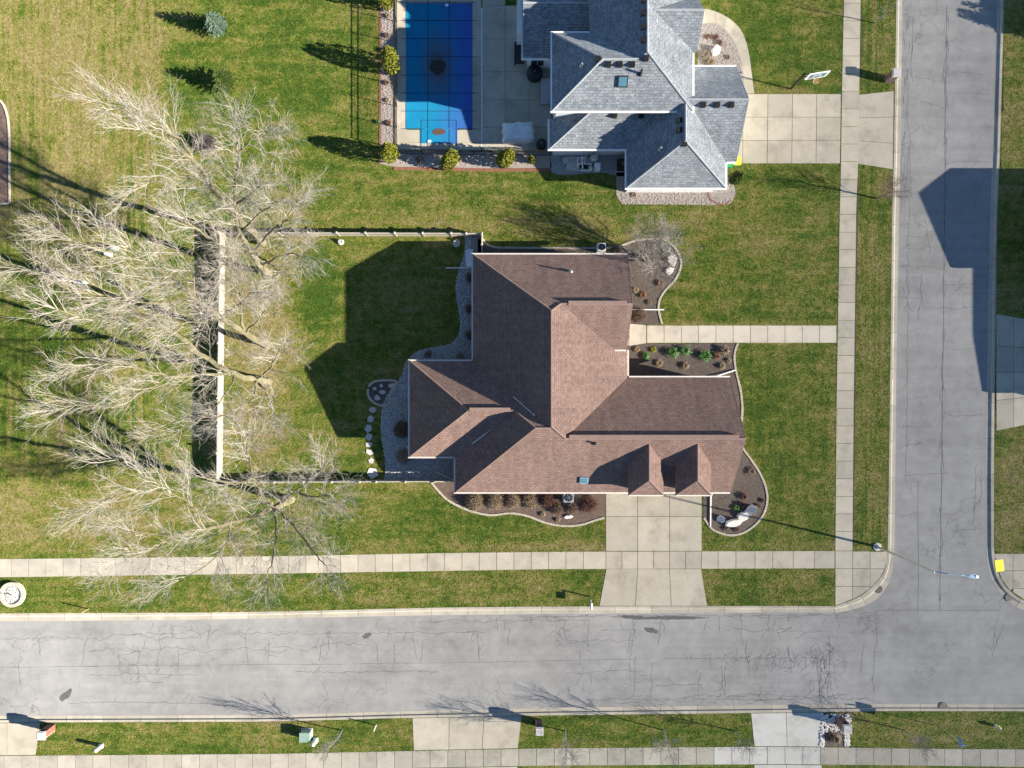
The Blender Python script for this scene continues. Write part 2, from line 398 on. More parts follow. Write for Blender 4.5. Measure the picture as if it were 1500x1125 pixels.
def dryness(X, Y):
    px = X/S+750; py = 562.5-Y/S; d = np.full(px.shape, .43)
    for bx, by, rx, ry, a in BLOBS:
        d += a*np.exp(-(((px-bx)/rx)**2+((py-by)/ry)**2)**1.5)
    d += .26/(1+np.exp((px-238)/2.5))/(1+np.exp((py-330)/45))
    return d
def vertness(X, Y):
    px = X/S+750; py = 562.5-Y/S
    v = 1/(1+np.exp((px-238)/2.0))*1/(1+np.exp((py-690)/20))
    v2 = np.exp(-((px-1277)/24)**6)*(py < 800); v3 = .5*np.exp(-(((px-1150)/75)**6+((py-650)/150)**6)); return np.clip(v+v2+v3, 0, 1)
def set_attr(me, name, arr):
    a = me.attributes.new(name, 'FLOAT', 'POINT'); a.data.foreach_set('value', np.asarray(arr, dtype=np.float32))
def make_ground():
    st = .2
    xs = np.concatenate([[-900, -300, -120, -80], np.arange(-62, 62, st), [80, 120, 300, 900]])
    ys = np.concatenate([[-900, -300, -120, -70], np.arange(-46, 46, st), [70, 120, 300, 900]])
    X, Y = np.meshgrid(xs, ys); nx, ny = len(xs), len(ys)
    px = X/S+750; py = 562.5-Y/S
    inset = [(lerp(b[0], f[0], .3), lerp(b[1], f[1], .3)) for b, f in zip(back, front)]
    low = pip(inset, px, py)
    pool = pip([(597, 8), (690, 8), (690, 189), (668, 189), (668, 208), (618, 208), (618, 189), (597, 189)], px, py)
    Z = np.where(low, -.3, np.where(pool, -1.4, LZ))
    me = bpy.data.meshes.new('ground'); n = nx*ny
    me.vertices.add(n); me.vertices.foreach_set('co', np.stack([X, Y, Z], -1).astype(np.float32).ravel())
    i = np.arange((ny-1)*(nx-1)); r, c = i//(nx-1), i % (nx-1); a = r*nx+c
    q = np.stack([a, a+1, a+nx+1, a+nx], -1)
    me.loops.add(q.size); me.loops.foreach_set('vertex_index', q.ravel().astype(np.int32))
    me.polygons.add(len(q)); me.polygons.foreach_set('loop_start', (np.arange(len(q))*4).astype(np.int32))
    me.update(calc_edges=True)
    set_attr(me, 'dry', dryness(X, Y).ravel()); set_attr(me, 'vert', vertness(X, Y).ravel()); set_attr(me, 'rnd', np.full(n, .4))
    me.materials.append(MATS['grass']); o = link(bpy.data.objects.new('ground', me)); o['kind'] = 'structure'
make_ground()

# ------------------------------------------------------------------ pavements: every slab a piece of its own
SZ = LZ+.022
def quad_slab(q, mat, parent, z=SZ, gap=.35, name='slab'):
    c = Vector((sum(p[0] for p in q)/len(q), sum(p[1] for p in q)/len(q))); r = []
    for p in q:
        d = Vector(p)-c; r.append((p[0]-math.copysign(gap, d.x), p[1]-math.copysign(gap, d.y)))
    dz = random.uniform(-.004, .004)
    m = MB().prism(pxpoly(r, z), z-.12, z+dz); return m.build(name, mat, parent)
def hstrip(parent, top, bot, cuts, mat):
    cuts = sorted(cuts)
    excl([(cuts[0], interp(top, cuts[0])), (cuts[-1], interp(top, cuts[-1])), (cuts[-1], interp(bot, cuts[-1])), (cuts[0], interp(bot, cuts[0]))])
    for a, b in zip(cuts[:-1], cuts[1:]):
        m = mat((a+b)/2) if callable(mat) else mat
        quad_slab([(a, interp(top, a)), (b, interp(top, b)), (b, interp(bot, b)), (a, interp(bot, a))], m, parent)
def vstrip(parent, lef, rig, cuts, mat):
    cuts = sorted(cuts); fl = [(y, x) for x, y in lef]; fr = [(y, x) for x, y in rig]
    excl([(interp(fl, cuts[0]), cuts[0]), (interp(fr, cuts[0]), cuts[0]), (interp(fr, cuts[-1]), cuts[-1]), (interp(fl, cuts[-1]), cuts[-1])])
    for a, b in zip(cuts[:-1], cuts[1:]):
        quad_slab([(interp(fl, a), a), (interp(fr, a), a), (interp(fr, b), b), (interp(fl, b), b)], mat, parent)
def struct(name): return thing(name, None, None, (0, 0, 0), kind='structure')
frange = lambda a, b, s: list(np.arange(a, b, s))
H1T = [(-300, 822), (0, 818.7), (400, 814.5), (640, 810), (800, 808), (1222, 806.8)]
H1B = [(-300, 849), (0, 845.9), (400, 840.5), (640, 836.8), (800, 834), (1222, 832.8)]
sw = struct('sidewalk')
hstrip(sw, H1T, H1B, frange(-60, 877, 25.4)+[887.5], lambda x: 'concrete_grey' if x < 290 else 'concrete')
hstrip(sw, H1T, H1B, [887.5, 911, 934, 957.5, 981, 1004, 1027.5], 'concrete')
hstrip(sw, H1T, H1B, [1027.5, 1052, 1078, 1106, 1132, 1162, 1193, 1223], 'concrete')
V1L = [(1240, -200), (1236, 0), (1233, 137), (1231.5, 250), (1230, 300), (1225, 600), (1223.5, 807)]
V1R = [(1265, -200), (1261, 0), (1259, 137), (1257, 250), (1254.7, 300), (1250.7, 600), (1249, 807)]
vstrip(sw, V1L, V1R, frange(-47, 790, 25.8)+[807], 'concrete')
# corner ramp slabs behind the rounded kerb
for q in ([(1223.5, 807), (1249, 807), (1249, 833), (1223.5, 833)], [(1249, 807.5), (1274.5, 807.5), (1274.5, 833), (1249, 833)], [(1274.5, 808), (1300, 808), (1299, 824), (1296, 833), (1274.5, 833)],
          [(1223.5, 833), (1249, 833), (1249, 859), (1223.5, 859)], [(1249, 833), (1274.5, 833), (1274.5, 859), (1249, 859)], [(1274.5, 833), (1296, 833), (1290, 846), (1280, 857), (1274.5, 861)],
          [(1223.5, 859), (1249, 859), (1249, 877.5), (1236, 883), (1223.5, 887)], [(1249, 859), (1274.5, 859), (1274, 862), (1262, 871), (1249, 878)]):
    quad_slab(q, 'concrete', sw); excl(q)
SWT = [(-300, 1108), (0, 1107), (400, 1104), (640, 1099), (800, 1096), (1140, 1093.5), (1350, 1096.5), (1500, 1097.5), (1700, 1098)]
SWB = [(-300, 1136), (0, 1135), (400, 1131), (640, 1124.5), (800, 1121.8), (1140, 1119.7), (1300, 1121), (1500, 1123.7), (1700, 1125)]
sw2 = struct('sidewalk')
hstrip(sw2, SWT, SWB, frange(-20, 1580, 26), lambda x: 'concrete_new' if 1096 < x < 1122 else ('concrete_grey' if x < 1050 or x > 1190 else 'concrete_new'))
# front walk
fw = struct('front_walk')
excl([(921, 474), (1226, 476), (1226, 503), (921, 507)])
quad_slab([(922, 474), (947, 476), (947, 503), (921, 507)], 'concrete_pale', fw)
fc = frange(947.5, 1215, 25.3)+[1225.5]
for a, b in zip(fc[:-1], fc[1:]): quad_slab([(a, 476.5), (b, 476.7), (b, 502.3), (a, 502.3)], 'concrete_pale', fw)
quad_slab([(897, 478), (921.5, 478), (921, 506), (897, 506)], 'concrete_pale', fw)
# driveways
def drive(parent, rows, cols, corner, mat, z=SZ):
    """grid of slabs; corner(u, v) gives the pixel of a grid knot"""
    for i in range(len(rows)-1):
        for j in range(len(cols)-1):
            quad_slab([corner(cols[j], rows[i]), corner(cols[j+1], rows[i]), corner(cols[j+1], rows[i+1]), corner(cols[j], rows[i+1])], mat, parent, z)
    excl([corner(cols[0], rows[0]), corner(cols[-1], rows[0]), corner(cols[-1], rows[-1]), corner(cols[0], rows[-1])])
dw = struct('driveway')
drive(dw, [706, 756.5, 807.3], [887.5, 934, 981, 1028], lambda u, v: (u, v), 'concrete')
drive(dw, [0, 1], [0, 1/3, 2/3, 1], lambda u, v: (lerp(lerp(888, 878, v), lerp(1027, 1036, v), u), lerp(833.3, 887.8, v)), 'concrete')
dn = struct('driveway')
drive(dn, [0, 1/3, 2/3, 1], [1053, 1089, 1125, 1161, 1196.5, 1232], lambda u, v: (u-1.2*v, lerp(137.5, 239.5, v)), 'concrete')
drive(dn, [0, 1/3, 2/3, 1], [0, 1], lambda u, v: (lerp(1258.5-v*2, 1309.5-v*1.5, u), lerp(lerp(138.5, 133, u), lerp(240, 248, u), v)), 'concrete')
de = struct('driveway')
drive(de, [0, .27, .5, .74, 1], [1459.5, 1485, 1512, 1545, 1580, 1640], lambda u, v: (u, lerp(460+(u-1460)*.17, 631-(u-1460)*.2, v)), 'concrete')
ds = struct('driveway')
drive(ds, [0, 1], [604, 658, 709, 764], lambda u, v: (lerp(u, 604+(u-604)*.955+2, v), lerp(interp(SK_B, u)+.4, interp(SWT, u)-.4, v)), 'concrete')
drive(ds, [0, 1], [607, 658, 709, 758], lambda u, v: (u, lerp(interp(SWB, u)+.4, 1180, v)), 'concrete')
ds2 = struct('driveway')
drive(ds2, [0, 1], [1100, 1152, 1206], lambda u, v: (u+(1 if u > 1150 else 5)*v, lerp(interp(SK_B, u)+.4, interp(SWT, u)-.4, v)), 'concrete_new')
drive(ds2, [0, 1], [1105, 1152, 1204], lambda u, v: (u, lerp(interp(SWB, u)+.4, 1180, v)), 'concrete_new')
ds3 = struct('driveway')
drive(ds3, [0, 1], [-80, -30, 10, 59], lambda u, v: (u-7*v*(u > 50), lerp(interp(SK_B, u)+.4, interp(SWT, u)-.4, v)), 'concrete')
se = struct('sidewalk')
drive(se, [811, 836, 862], [1484, 1510, 1536, 1562, 1588], lambda u, v: (u, v), 'concrete')
for q in ([(1456.6, 811), (1484, 811), (1484, 836), (1463, 836), (1459.5, 823)], [(1463, 836), (1484, 836), (1484, 862), (1480, 865), (1467.5, 849)], [(1484, 862), (1510, 862), (1510, 882), (1503, 880), (1484, 867)]):
    quad_slab(q, 'concrete', se); excl(q)
vstrip(se, [(1500.5, 400), (1500.5, 811)], [(1527, 400), (1527, 811)], frange(630, 800, 26)+[811], 'concrete')
# neighbour's curving front walk
nw = struct('garden_path')
CI = smooth_line([(1024, 36), (1045, 34), (1060, 41), (1073, 57), (1083, 80), (1088, 105), (1090, 137)], 3)
CO = smooth_line([(1024, 12), (1040, 14), (1064, 24), (1085, 43), (1096, 72), (1101, 105), (1105, 137)], 3)
for i in range(0, len(CI)-1, 2):
    j = min(i+2, len(CI)-1); quad_slab([CI[i], CO[i], CO[i+1], CO[j], CI[j], CI[i+1]], 'concrete', nw, gap=.15)
excl(list(CO)+list(CI)[::-1])
# bare soil in the trench beside the walks
for A, dx in ((V1R, 2.3), ):
    L = [(interp([(y, x) for x, y in A], y)+.1, y) for y in range(20, 805, 20) if not 128 < y < 252]
    for a, b in zip(L[:-1], L[1:]):
        if b[1]-a[1] < 25: excl([a, (a[0]+dx, a[1]), (b[0]+dx, b[1]), b])
    for seg in ([p for p in L if p[1] < 130], [p for p in L if p[1] > 250]):
        w = [random.uniform(1.2, 2.6) for p in seg]
        o = MB().prism(pxpoly(seg+[(p[0]+k, p[1]) for p, k in zip(seg, w)][::-1], LZ+.004), LZ-.05, LZ+.005).build('soil', 'soil'); o['kind'] = 'structure'

# ------------------------------------------------------------------ cracks and seams of the asphalt
def ribbon(mb, pts, w, z):
    P = [Vector(p[:2]) for p in pts]; n0 = len(mb.v)
    for i, p in enumerate(P):
        d = P[min(i+1, len(P)-1)]-P[max(i-1, 0)]; d = d.normalized() if d.length > 1e-6 else Vector((1, 0)); n = Vector((-d.y, d.x))*w*random.uniform(.35, 1.0)*.5
        mb.v += [(p.x+n.x, p.y+n.y, z), (p.x-n.x, p.y-n.y, z)]
    for i in range(len(P)-1): a = n0+2*i; mb.f.append((a, a+1, a+3, a+2))
def jag(a, b, amp, step=5):
    a, b = Vector(a), Vector(b); n = max(2, int((b-a).length/step)); nrm = Vector((-(b-a).y, (b-a).x)).normalized(); o = 0; out = []
    for i in range(n+1):
        out.append(a.lerp(b, i/n)+nrm*o+Vector((random.uniform(-1, 1), random.uniform(-1, 1)))*amp*.25); o += random.uniform(-1, 1)*amp*.6; o *= .82
    return out
cr = MB(); sm = MB(); ZR = .004
def crack(a, b, amp=3, w=.034, fork=.25):
    L = jag(a, b, amp); ribbon(cr, [G(p.x, p.y, 0) for p in L], w, ZR)
    for p in L[1:-1]:
        if random.random() < fork*.35:
            ang = random.uniform(0, 6.28); l = random.uniform(5, 18); ribbon(cr, [G(q.x, q.y, 0) for q in jag(p, p+Vector((math.cos(ang), math.sin(ang)))*l, 2.5, 3)], w*.75, ZR+.001)
cy = lambda x: interp([(0, 977.5), (640, 971), (1000, 964), (1500, 964)], x)
x = -40
while x < 1500:
    l = random.uniform(60, 190)
    if random.random() < .8: ribbon(sm, [G(p.x, p.y, 0) for p in jag((x, cy(x)), (x+l, cy(x+l)), .5, 12)], .035, ZR+.002)
    x += l*random.uniform(.9, 1.15)
for x0, x1, y, a in ((0, 290, 935, 6), (130, 300, 954, 7), (180, 460, 929, 6), (290, 420, 954, 5), (400, 540, 947, 6), (130, 290, 988, 3), (180, 240, 1001, 4), (460, 710, 928, 2), (100, 330, 1030, 2), (600, 860, 910, 3),
                     (830, 930, 939, 3), (880, 935, 924, 3), (830, 940, 986, 3), (960, 1030, 1004, 4), (1060, 1160, 924, 4), (1130, 1210, 925, 2), (1000, 1240, 1021, 3), (760, 1110, 904, 2), (860, 1250, 1026, 2), (1100, 1230, 902, 2), (430, 640, 985, 3)):
    crack((x0, y), (x1, y-(x1-x0)*.008), a, .036, .45)
for x, y0, y1 in ((28, 1000, 960), (60, 960, 935), (126, 940, 975), (172, 955, 985), (203, 950, 1000), (235, 930, 975), (260, 945, 985), (305, 950, 915), (360, 930, 975), (393, 935, 970), (482, 925, 960), (473, 940, 970), (552, 945, 968), (578, 945, 970), (604, 930, 965), (620, 940, 970), (700, 928, 968), (728, 905, 925),
                  (747, 920, 945), (828, 905, 940), (862, 905, 955), (928, 905, 960), (923, 925, 985), (931, 960, 1020), (955, 970, 1022), (968, 910, 945), (968, 908, 925), (1035, 910, 925), (1055, 905, 925), (1086, 900, 945), (1094, 940, 990), (1057, 975, 1018), (1062, 975, 1018), (1027, 985, 1022), (1125, 900, 925), (1153, 950, 985), (1203, 965, 1022), (1198, 970, 1020), (1215, 930, 1020), (1281, 960, 1015), (1266, 945, 985), (1285, 900, 960)):
    crack((x, y0), (x+random.uniform(-5, 5), y1), 3.5, .036, .4)
for i in range(170):       # crazed strip where the lanes meet, and the wheel path
    x = random.triangular(1000, 1240, 1190); y = 962+random.gauss(0, 7); a = random.choice((0, 1.57, .8, 2.2))+random.gauss(0, .3); l = random.uniform(5, 13)
    crack((x, y), (x+l*math.cos(a), y+l*math.sin(a)), 1.2, .022, 0)
for i in range(70):
    x = random.gauss(1208, 10); y = random.uniform(940, 1020); a = 1.57+random.gauss(0, .7); l = random.uniform(6, 16)
    crack((x, y), (x+l*math.cos(a), y+l*math.sin(a)), 1.4, .024, 0)
for i in range(60):
    x = random.uniform(870, 1290); y = interp(SK_F, x)-random.uniform(2, 15); l = random.uniform(8, 22); crack((x, y), (x+l, y+random.uniform(-4, 4)), 1.6, .024, .1)
for i in range(45):
    x = random.uniform(760, 1260); y = interp(NK_F, x)+random.uniform(2, 10); l = random.uniform(8, 20); crack((x, y), (x+l, y+random.uniform(-4, 4)), 1.6, .024, .1)
for i in range(45):
    a = random.uniform(0, 6.28); x = 1285+random.gauss(0, 18); y = 893+random.gauss(0, 14)
    if y > 886 and x < 1320: crack((x, y), (x+random.uniform(-14, 14), y+random.uniform(-3, 14)), 1.6, .024, .1)
ribbon(sm, [G(p.x, p.y, 0) for p in jag((1387, 5), (1377, 895), .6, 14)], .05, ZR+.002)
ribbon(sm, [G(p.x, p.y, 0) for p in jag((1286, 894), (1462, 895), .6, 14)], .035, ZR+.002)
ribbon(sm, [G(p.x, p.y, 0) for p in jag((1345, 705), (1345, 900), .6, 14)], .03, ZR+.002)
for a, b in (((1332, 300), (1328, 480)), ((1329, 480), (1327, 700)), ((1340, 20), (1337, 80)), ((1328, 150), (1334, 290)), ((1350, 400), (1346, 470)), ((1353, 320), (1362, 370)), ((1330, 346), (1352, 345)), ((1330, 364), (1354, 366)), ((1317, 391), (1385, 391)), ((1385, 418), (1434, 418)), ((1350, 452), (1434, 450)), ((1313, 436), (1350, 437)),
             ((1328, 485), (1350, 480)), ((1386, 511), (1437, 513)), ((1328, 585), (1360, 580)), ((1388, 607), (1440, 605)), ((1322, 623), (1345, 625)), ((1322, 652), (1352, 650)), ((1325, 697), (1400, 694)), ((1405, 735), (1432, 728)), ((1395, 778), (1440, 775)), ((1430, 680), (1427, 770)), ((1438, 690), (1435, 740)), ((1318, 758), (1345, 748)),
             ((1330, 140), (1385, 158)), ((1385, 135), (1450, 140)), ((1340, 112), (1380, 116)), ((1395, 103), (1440, 110)), ((1330, 215), (1325, 280)), ((1385, 240), (1450, 236)), ((1335, 60), (1336, 120)), ((1462, 905), (1450, 955)), ((1470, 915), (1453, 960))):
    crack(a, b, 2.6, .032, .35)
for i in range(90):
    y = random.uniform(20, 880); x = lerp(1387, 1377, y/890)+random.gauss(0, 2.2); crack((x, y), (x+random.uniform(-2, 2), y+random.uniform(8, 24)), 1.2, .02, .1)
for i in range(60):
    y = random.uniform(0, 300); x = lerp(1330, 1322, y/300)+random.gauss(0, 3); crack((x, y), (x+random.uniform(-3, 3), y+random.uniform(6, 18)), 1.4, .02, .1)
co = cr.build('crack', 'crack', road, kind='stuff'); so = sm.build('joint_seam', 'seam', road, kind='stuff')
def splat(px, py, rx, ry, rot, mat, name, z=.0025, n=22, parent=road):
    pts = []
    for k in range(n):
        a = 2*math.pi*k/n; r = 1+random.uniform(-.22, .22); x, y = rx*r*math.cos(a), ry*r*math.sin(a)
        pts.append((px+x*math.cos(rot)-y*math.sin(rot), py+x*math.sin(rot)+y*math.cos(rot)))
    m = MB(); m.add([tuple(G(p[0], p[1], z)) for p in pts], [tuple(range(n-1, -1, -1))]); return m.build(name, mat, parent)
splat(96, 1019, 12, 5, -.75, 'stain', 'oil_stain'); splat(537, 931, 7, 3.5, -.4, 'stain', 'oil_stain'); splat(953, 923, 10, 4, .2, 'stain', 'oil_stain')
splat(985, 905, 48, 2.6, 0, 'stain', 'damp_stain', .0019, 60); splat(930, 904.5, 22, 3, .05, 'stain', 'damp_stain', .0031, 40)

# ------------------------------------------------------------------ planting beds
def edging(line, parent, width=.17, block=.26, h=.07, mat='edging_stone', close=False):
    """row of small edging stones along a smooth line, one joined part"""
    L = [G(p[0], p[1]) for p in line]; d = [0]
    for a, b in zip(L[:-1], L[1:]): d.append(d[-1]+(b-a).length)
    n = int(d[-1]/block); m = MB()
    X = [p.x for p in L]; Y = [p.y for p in L]
    for i in range(n):
        s0, s1 = (i+.03)*block, (i+.97)*block
        a = Vector((np.interp(s0, d, X), np.interp(s0, d, Y))); b = Vector((np.interp(s1, d, X), np.interp(s1, d, Y)))
        t = (b-a).normalized(); nn = Vector((-t.y, t.x))*width/2*random.uniform(.9, 1.1)
        z = LZ+h+random.uniform(-.01, .01)
        m.prism([tuple(a+nn), tuple(a-nn), tuple(b-nn), tuple(b+nn)], LZ-.06, z)
    return m.build('edging_stones', mat, parent, kind='stuff')
def bed(name, outline, mat, z=.015):
    o = sheet(name, outline, LZ-.08, LZ+z, mat); return o
def pebbles(outline, n, parent, mat, smin=.03, smax=.075, avoid=()):
    P = np.array([(p[0], p[1]) for p in outline]); lo, hi = P.min(0), P.max(0); m = MB(); k = 0
    Q = rng.uniform(lo, hi, (n*5, 2)); Q = Q[pip(P, Q[:, 0], Q[:, 1])][:n]
    for x, y in Q.tolist():
        c = G(x, y); r = random.uniform(smin, smax); a0 = random.random()*6; e = random.uniform(.6, 1)
        ring = [(c.x+r*math.cos(a0+i*1.2566), c.y+r*e*math.sin(a0+i*1.2566)) for i in range(5)]
        z0 = LZ; m.add([(p[0], p[1], z0) for p in ring]+[((p[0]-c.x)*.6+c.x, (p[1]-c.y)*.6+c.y, z0+r*.9) for p in ring],
                       [tuple(range(5, 10))]+[(i, (i+1) % 5, 5+(i+1) % 5, 5+i) for i in range(5)]); k += 1
    return m.build('pebbles', mat, parent, kind='stuff')
LA = smooth_line([(707, 350), (713, 358), (727, 362.5), (745, 363), (870, 363.5), (905, 361), (930, 353), (955, 350), (972, 351.5), (987, 361), (996.5, 378), (997, 392), (989, 410), (975, 425), (966, 440), (965, 456), (970, 475)])
bA = bed('mulch_bed', list(LA)+[(921, 475), (895, 475), (895, 385), (700, 385), (700, 350)], 'mulch'); edging(LA, bA)
LB = smooth_line([(1081, 503), (1076.5, 515), (1076, 530), (1079, 548), (1084, 568), (1087, 590), (1087, 610), (1085, 622), (1083, 640), (1088, 656), (1100, 673), (1113, 693), (1121, 712), (1124, 732), (1119, 752), (1107, 768), (1090, 780), (1072, 784), (1056, 781), (1042, 774), (1030, 757)])
bB = bed('mulch_bed', list(LB)+[(1030, 700), (905, 600), (905, 503.5)], 'mulch'); edging(LB, bB)
LD = smooth_line([(632, 707), (643, 720), (658, 734), (688, 748), (718, 754.5), (742, 752), (758, 752.5), (776, 757), (800, 766), (828, 770.5), (852, 768.5), (872, 762), (887, 758)])
bD = bed('mulch_bed', list(LD)+[(887, 690), (690, 690), (690, 707)], 'mulch_red'); edging(LD, bD)
LG = smooth_line([(681, 347), (681, 365), (675, 388), (669, 410), (668, 430), (672, 455), (674, 478), (670, 494), (658, 504), (640, 508), (622, 511), (607, 518), (596, 530), (589, 548), (580, 562), (566, 580), (559, 605), (559, 640), (564, 672), (564, 690), (562, 705)])
gout = list(LG)+[(690, 705), (690, 560), (705, 530), (705, 347)]
bG = bed('gravel_bed', gout, 'gravel_grey'); pebbles(list(LG)+[(668, 705), (668, 660), (606, 660), (606, 535), (692, 535), (692, 347)], 5200, bG, 'pebble', .05, .11)
# dry mulch patch round the dark shrub beside the gravel
LN = smooth_line([(576, 225), (577, 244), (640, 247), (720, 248), (806, 247)])
bN = bed('gravel_bed', [(559, -20), (577, -20), (578, 223), (805, 223), (808, 246), (640, 246.5), (577, 244), (558, 240)], 'gravel_pink'); pebbles([(560, 0), (577, 0), (578, 223), (805, 226), (806, 244), (560, 240)], 1800, bN, 'pebble_pink')
edging([(577, 246.5), (640, 247.5), (720, 249), (808, 249)], bN, .26, .22, .03, 'red_brick'); edging([(557.3, -20), (557, 120), (556.6, 242)], bN, .16, .22, .03, 'red_brick')
LS = smooth_line([(903, 262), (903, 285), (910, 296), (920, 299), (1000, 299.5), (1060, 300), (1071, 296), (1077, 282), (1074, 268)])
bS = bed('gravel_bed', list(LS)+[(1060, 250), (903, 250)], 'gravel_pink'); pebbles(list(LS)+[(1062, 276), (903, 276)], 1500, bS, 'pebble_pink')
edging(smooth_line([(1037, 277), (1039, 290), (1050, 298), (1062, 299.5), (1072, 293)]), bS, .12, .2, .06, 'red_brick')
bU = bed('gravel_bed', smooth_line([(806, 222), (806, 245), (812, 254), (830, 256), (880, 253), (903, 258)])+[(930, 258), (930, 205), (810, 205)], 'gravel_grey')
bF = bed('gravel_bed', list(CI)[:19]+[(1078, 100), (1022, 110), (1022, 36)], 'gravel_pink'); pebbles(list(CI)[:17]+[(1076, 96), (1026, 96), (1026, 38)], 900, bF, 'pebble_pink')
LW = smooth_line([(-10, 140), (3, 150), (10, 166), (13, 185), (14, 215), (14, 255), (14.5, 298)])
bW = bed('mulch_bed', list(LW)+[(-60, 300), (-60, 140)], 'mulch_red'); edging(list(LW)+[Vector((0, 299)), Vector((-30, 300))], bW, .14, .3)
LR = smooth_line([(540, 566), (548, 559), (565, 557), (580, 558), (580, 562), (572, 575), (570, 590), (560, 594), (548, 590), (540, 581), (539, 572), (540, 566)])
bR = bed('mulch_bed', list(LR)[:-1], 'mulch', .018); edging(LR, bR, .2, .28, .09)

# ------------------------------------------------------------------ houses
blotchy('ridge_brown', (.24, .165, .14), (.33, .23, .19), 4, .9, 20, .3)
blotchy('ridge_grey', (.34, .37, .39), (.46, .48, .50), 4, .9, 20, .3)
blotchy('gutter_tan', (.50, .46, .42), (.60, .56, .52), 2, .5, 20, 0)
blotchy('flashing', (.75, .76, .78), (.85, .86, .88), 2, .4, 20, 0)
def wood_door(name, c1, c2): blotchy(name, c1, c2, 2, .6, 20, .1)
wood_door('door_paint', (.62, .58, .52), (.70, .66, .60)); wood_door('door_dark', (.10, .05, .03), (.15, .08, .05))
class House:
    def __init__(s, name, label, loc, shingle, ridge, gut):
        s.root = thing(name, label, 'house', loc); s.sh, s.rg, s.gt = shingle, ridge, gut
    def plane(s, pl, xy, t=.16, name='roof_slope'):
        a, b, c = pl; z = lambda p: a+b*p[0]+c*p[1]; n = len(xy)
        ar = sum(xy[i][0]*xy[(i+1) % n][1]-xy[(i+1) % n][0]*xy[i][1] for i in range(n))
        if ar < 0: xy = xy[::-1]
        up = Vector((b, c)); g = up.length; up = up.normalized() if g > 1e-6 else Vector((0, 1)); al = Vector((-up.y, up.x)); k = math.sqrt(1+g*g)
        vs = [(p[0], p[1], z(p)) for p in xy]+[(p[0], p[1], z(p)-t) for p in xy]
        uv = [(al.dot(Vector(p)), up.dot(Vector(p))*k) for p in xy]*2
        m = MB().add(vs, [tuple(range(n)), tuple(range(2*n-1, n-1, -1))]+[(i+n, (i+1) % n+n, (i+1) % n, i) for i in range(n)])
        return m.build(name, s.sh, s.root, uv=uv)
    def cap(s, p, q, r=.11):
        p, q = Vector(p), Vector(q); return MB().tube([p+Vector((0, 0, .0)), q+Vector((0, 0, .0))], r*.75, 6).build('ridge_cap', s.rg, s.root)
    def gutter(s, p, q, out, w=.13):
        p, q, o = Vector(p), Vector(q), Vector(out).normalized(); z = p.z
        a, b = p.to_2d()+o*.005, q.to_2d()+o*.005
        return MB().prism([tuple(a), tuple(b), tuple(b+o*w), tuple(a+o*w)], z-.17, z-.03).build('gutter', s.gt, s.root)
    def rake(s, p, q, w=.06, h=.2):
        p, q = Vector(p), Vector(q); m = MB(); vs = []
        for e in (p, q): vs += [(e.x+.004, e.y, e.z+.01), (e.x+w, e.y, e.z+.01), (e.x+w, e.y, e.z-h), (e.x+.004, e.y, e.z-h)]
        m.add(vs, [(0, 1, 5, 4), (1, 2, 6, 5), (2, 3, 7, 6), (3, 0, 4, 7), (3, 2, 1, 0), (4, 5, 6, 7)]); return m.build('rake_board', s.rg, s.root)
    def wall(s, pts, z0, z1, mat): return MB().prism(pts, z0, z1).build('wall', mat, s.root)
    def gable(s, x, y0, y1, yr, z0, zr, mat, t=.2):
        vs = [(x, y0, z0), (x, y1, z0), (x, yr, zr), (x-t, y0, z0), (x-t, y1, z0), (x-t, yr, zr)]
        return MB().add(vs, [(0, 1, 2), (5, 4, 3), (0, 3, 4, 1), (1, 4, 5, 2), (2, 5, 3, 0)]).build('gable_wall', mat, s.root)
    def window(s, c, w, h, nrm, frame='white_paint'):
        """window set on a wall; c centre on the wall face, nrm one of +-x, +-y"""
        n = Vector(nrm); t = Vector((-n.y, n.x, 0)); c = Vector(c)
        def bx(m, u, v, du, dv, d0, d1):
            vs = []
            for d in (d0, d1):
                for a, b in ((-1, -1), (1, -1), (1, 1), (-1, 1)): vs.append(tuple(c+t*(u+a*du)+Vector((0, 0, v+b*dv))+n*d))
            m.add(vs, [(0, 1, 2, 3), (7, 6, 5, 4), (0, 4, 5, 1), (1, 5, 6, 2), (2, 6, 7, 3), (3, 7, 4, 0)])
        m = MB(); f = .06
        bx(m, 0, h/2-f/2, w/2, f/2, -.02, .06); bx(m, 0, -h/2+f/2, w/2, f/2, -.02, .08); bx(m, -w/2+f/2, 0, f/2, h/2-f, -.02, .06); bx(m, w/2-f/2, 0, f/2, h/2-f, -.02, .06); bx(m, 0, 0, .02, h/2-f, -.02, .05)
        fr = m.build('window', frame, s.root); p = MB(); bx(p, 0, 0, w/2-f, h/2-f, -.01, .03); p.build('pane', 'window_glass', fr); return fr
    def door(s, c, w, h, nrm, mat, rows=4, name='garage_door'):
        n = Vector(nrm); t = Vector((-n.y, n.x, 0)); c = Vector(c); m = MB()
        def bx(m, u, v, du, dv, d0, d1):
            vs = []
            for d in (d0, d1):
                for a, b in ((-1, -1), (1, -1), (1, 1), (-1, 1)): vs.append(tuple(c+t*(u+a*du)+Vector((0, 0, v+b*dv))+n*d))
            m.add(vs, [(0, 1, 2, 3), (7, 6, 5, 4), (0, 4, 5, 1), (1, 5, 6, 2), (2, 6, 7, 3), (3, 7, 4, 0)])
        bx(m, 0, 0, w/2, h/2, -.02, .02); d = m.build(name, mat, s.root); k = max(1, int(w/.6))
        for i in range(rows):
            p = MB()
            for j in range(k): bx(p, -w/2+w*(j+.5)/k, -h/2+h*(i+.5)/rows, w/k/2-.05, h/rows/2-.05, .021, .04)
            p.build('panel', mat, d)
        return d
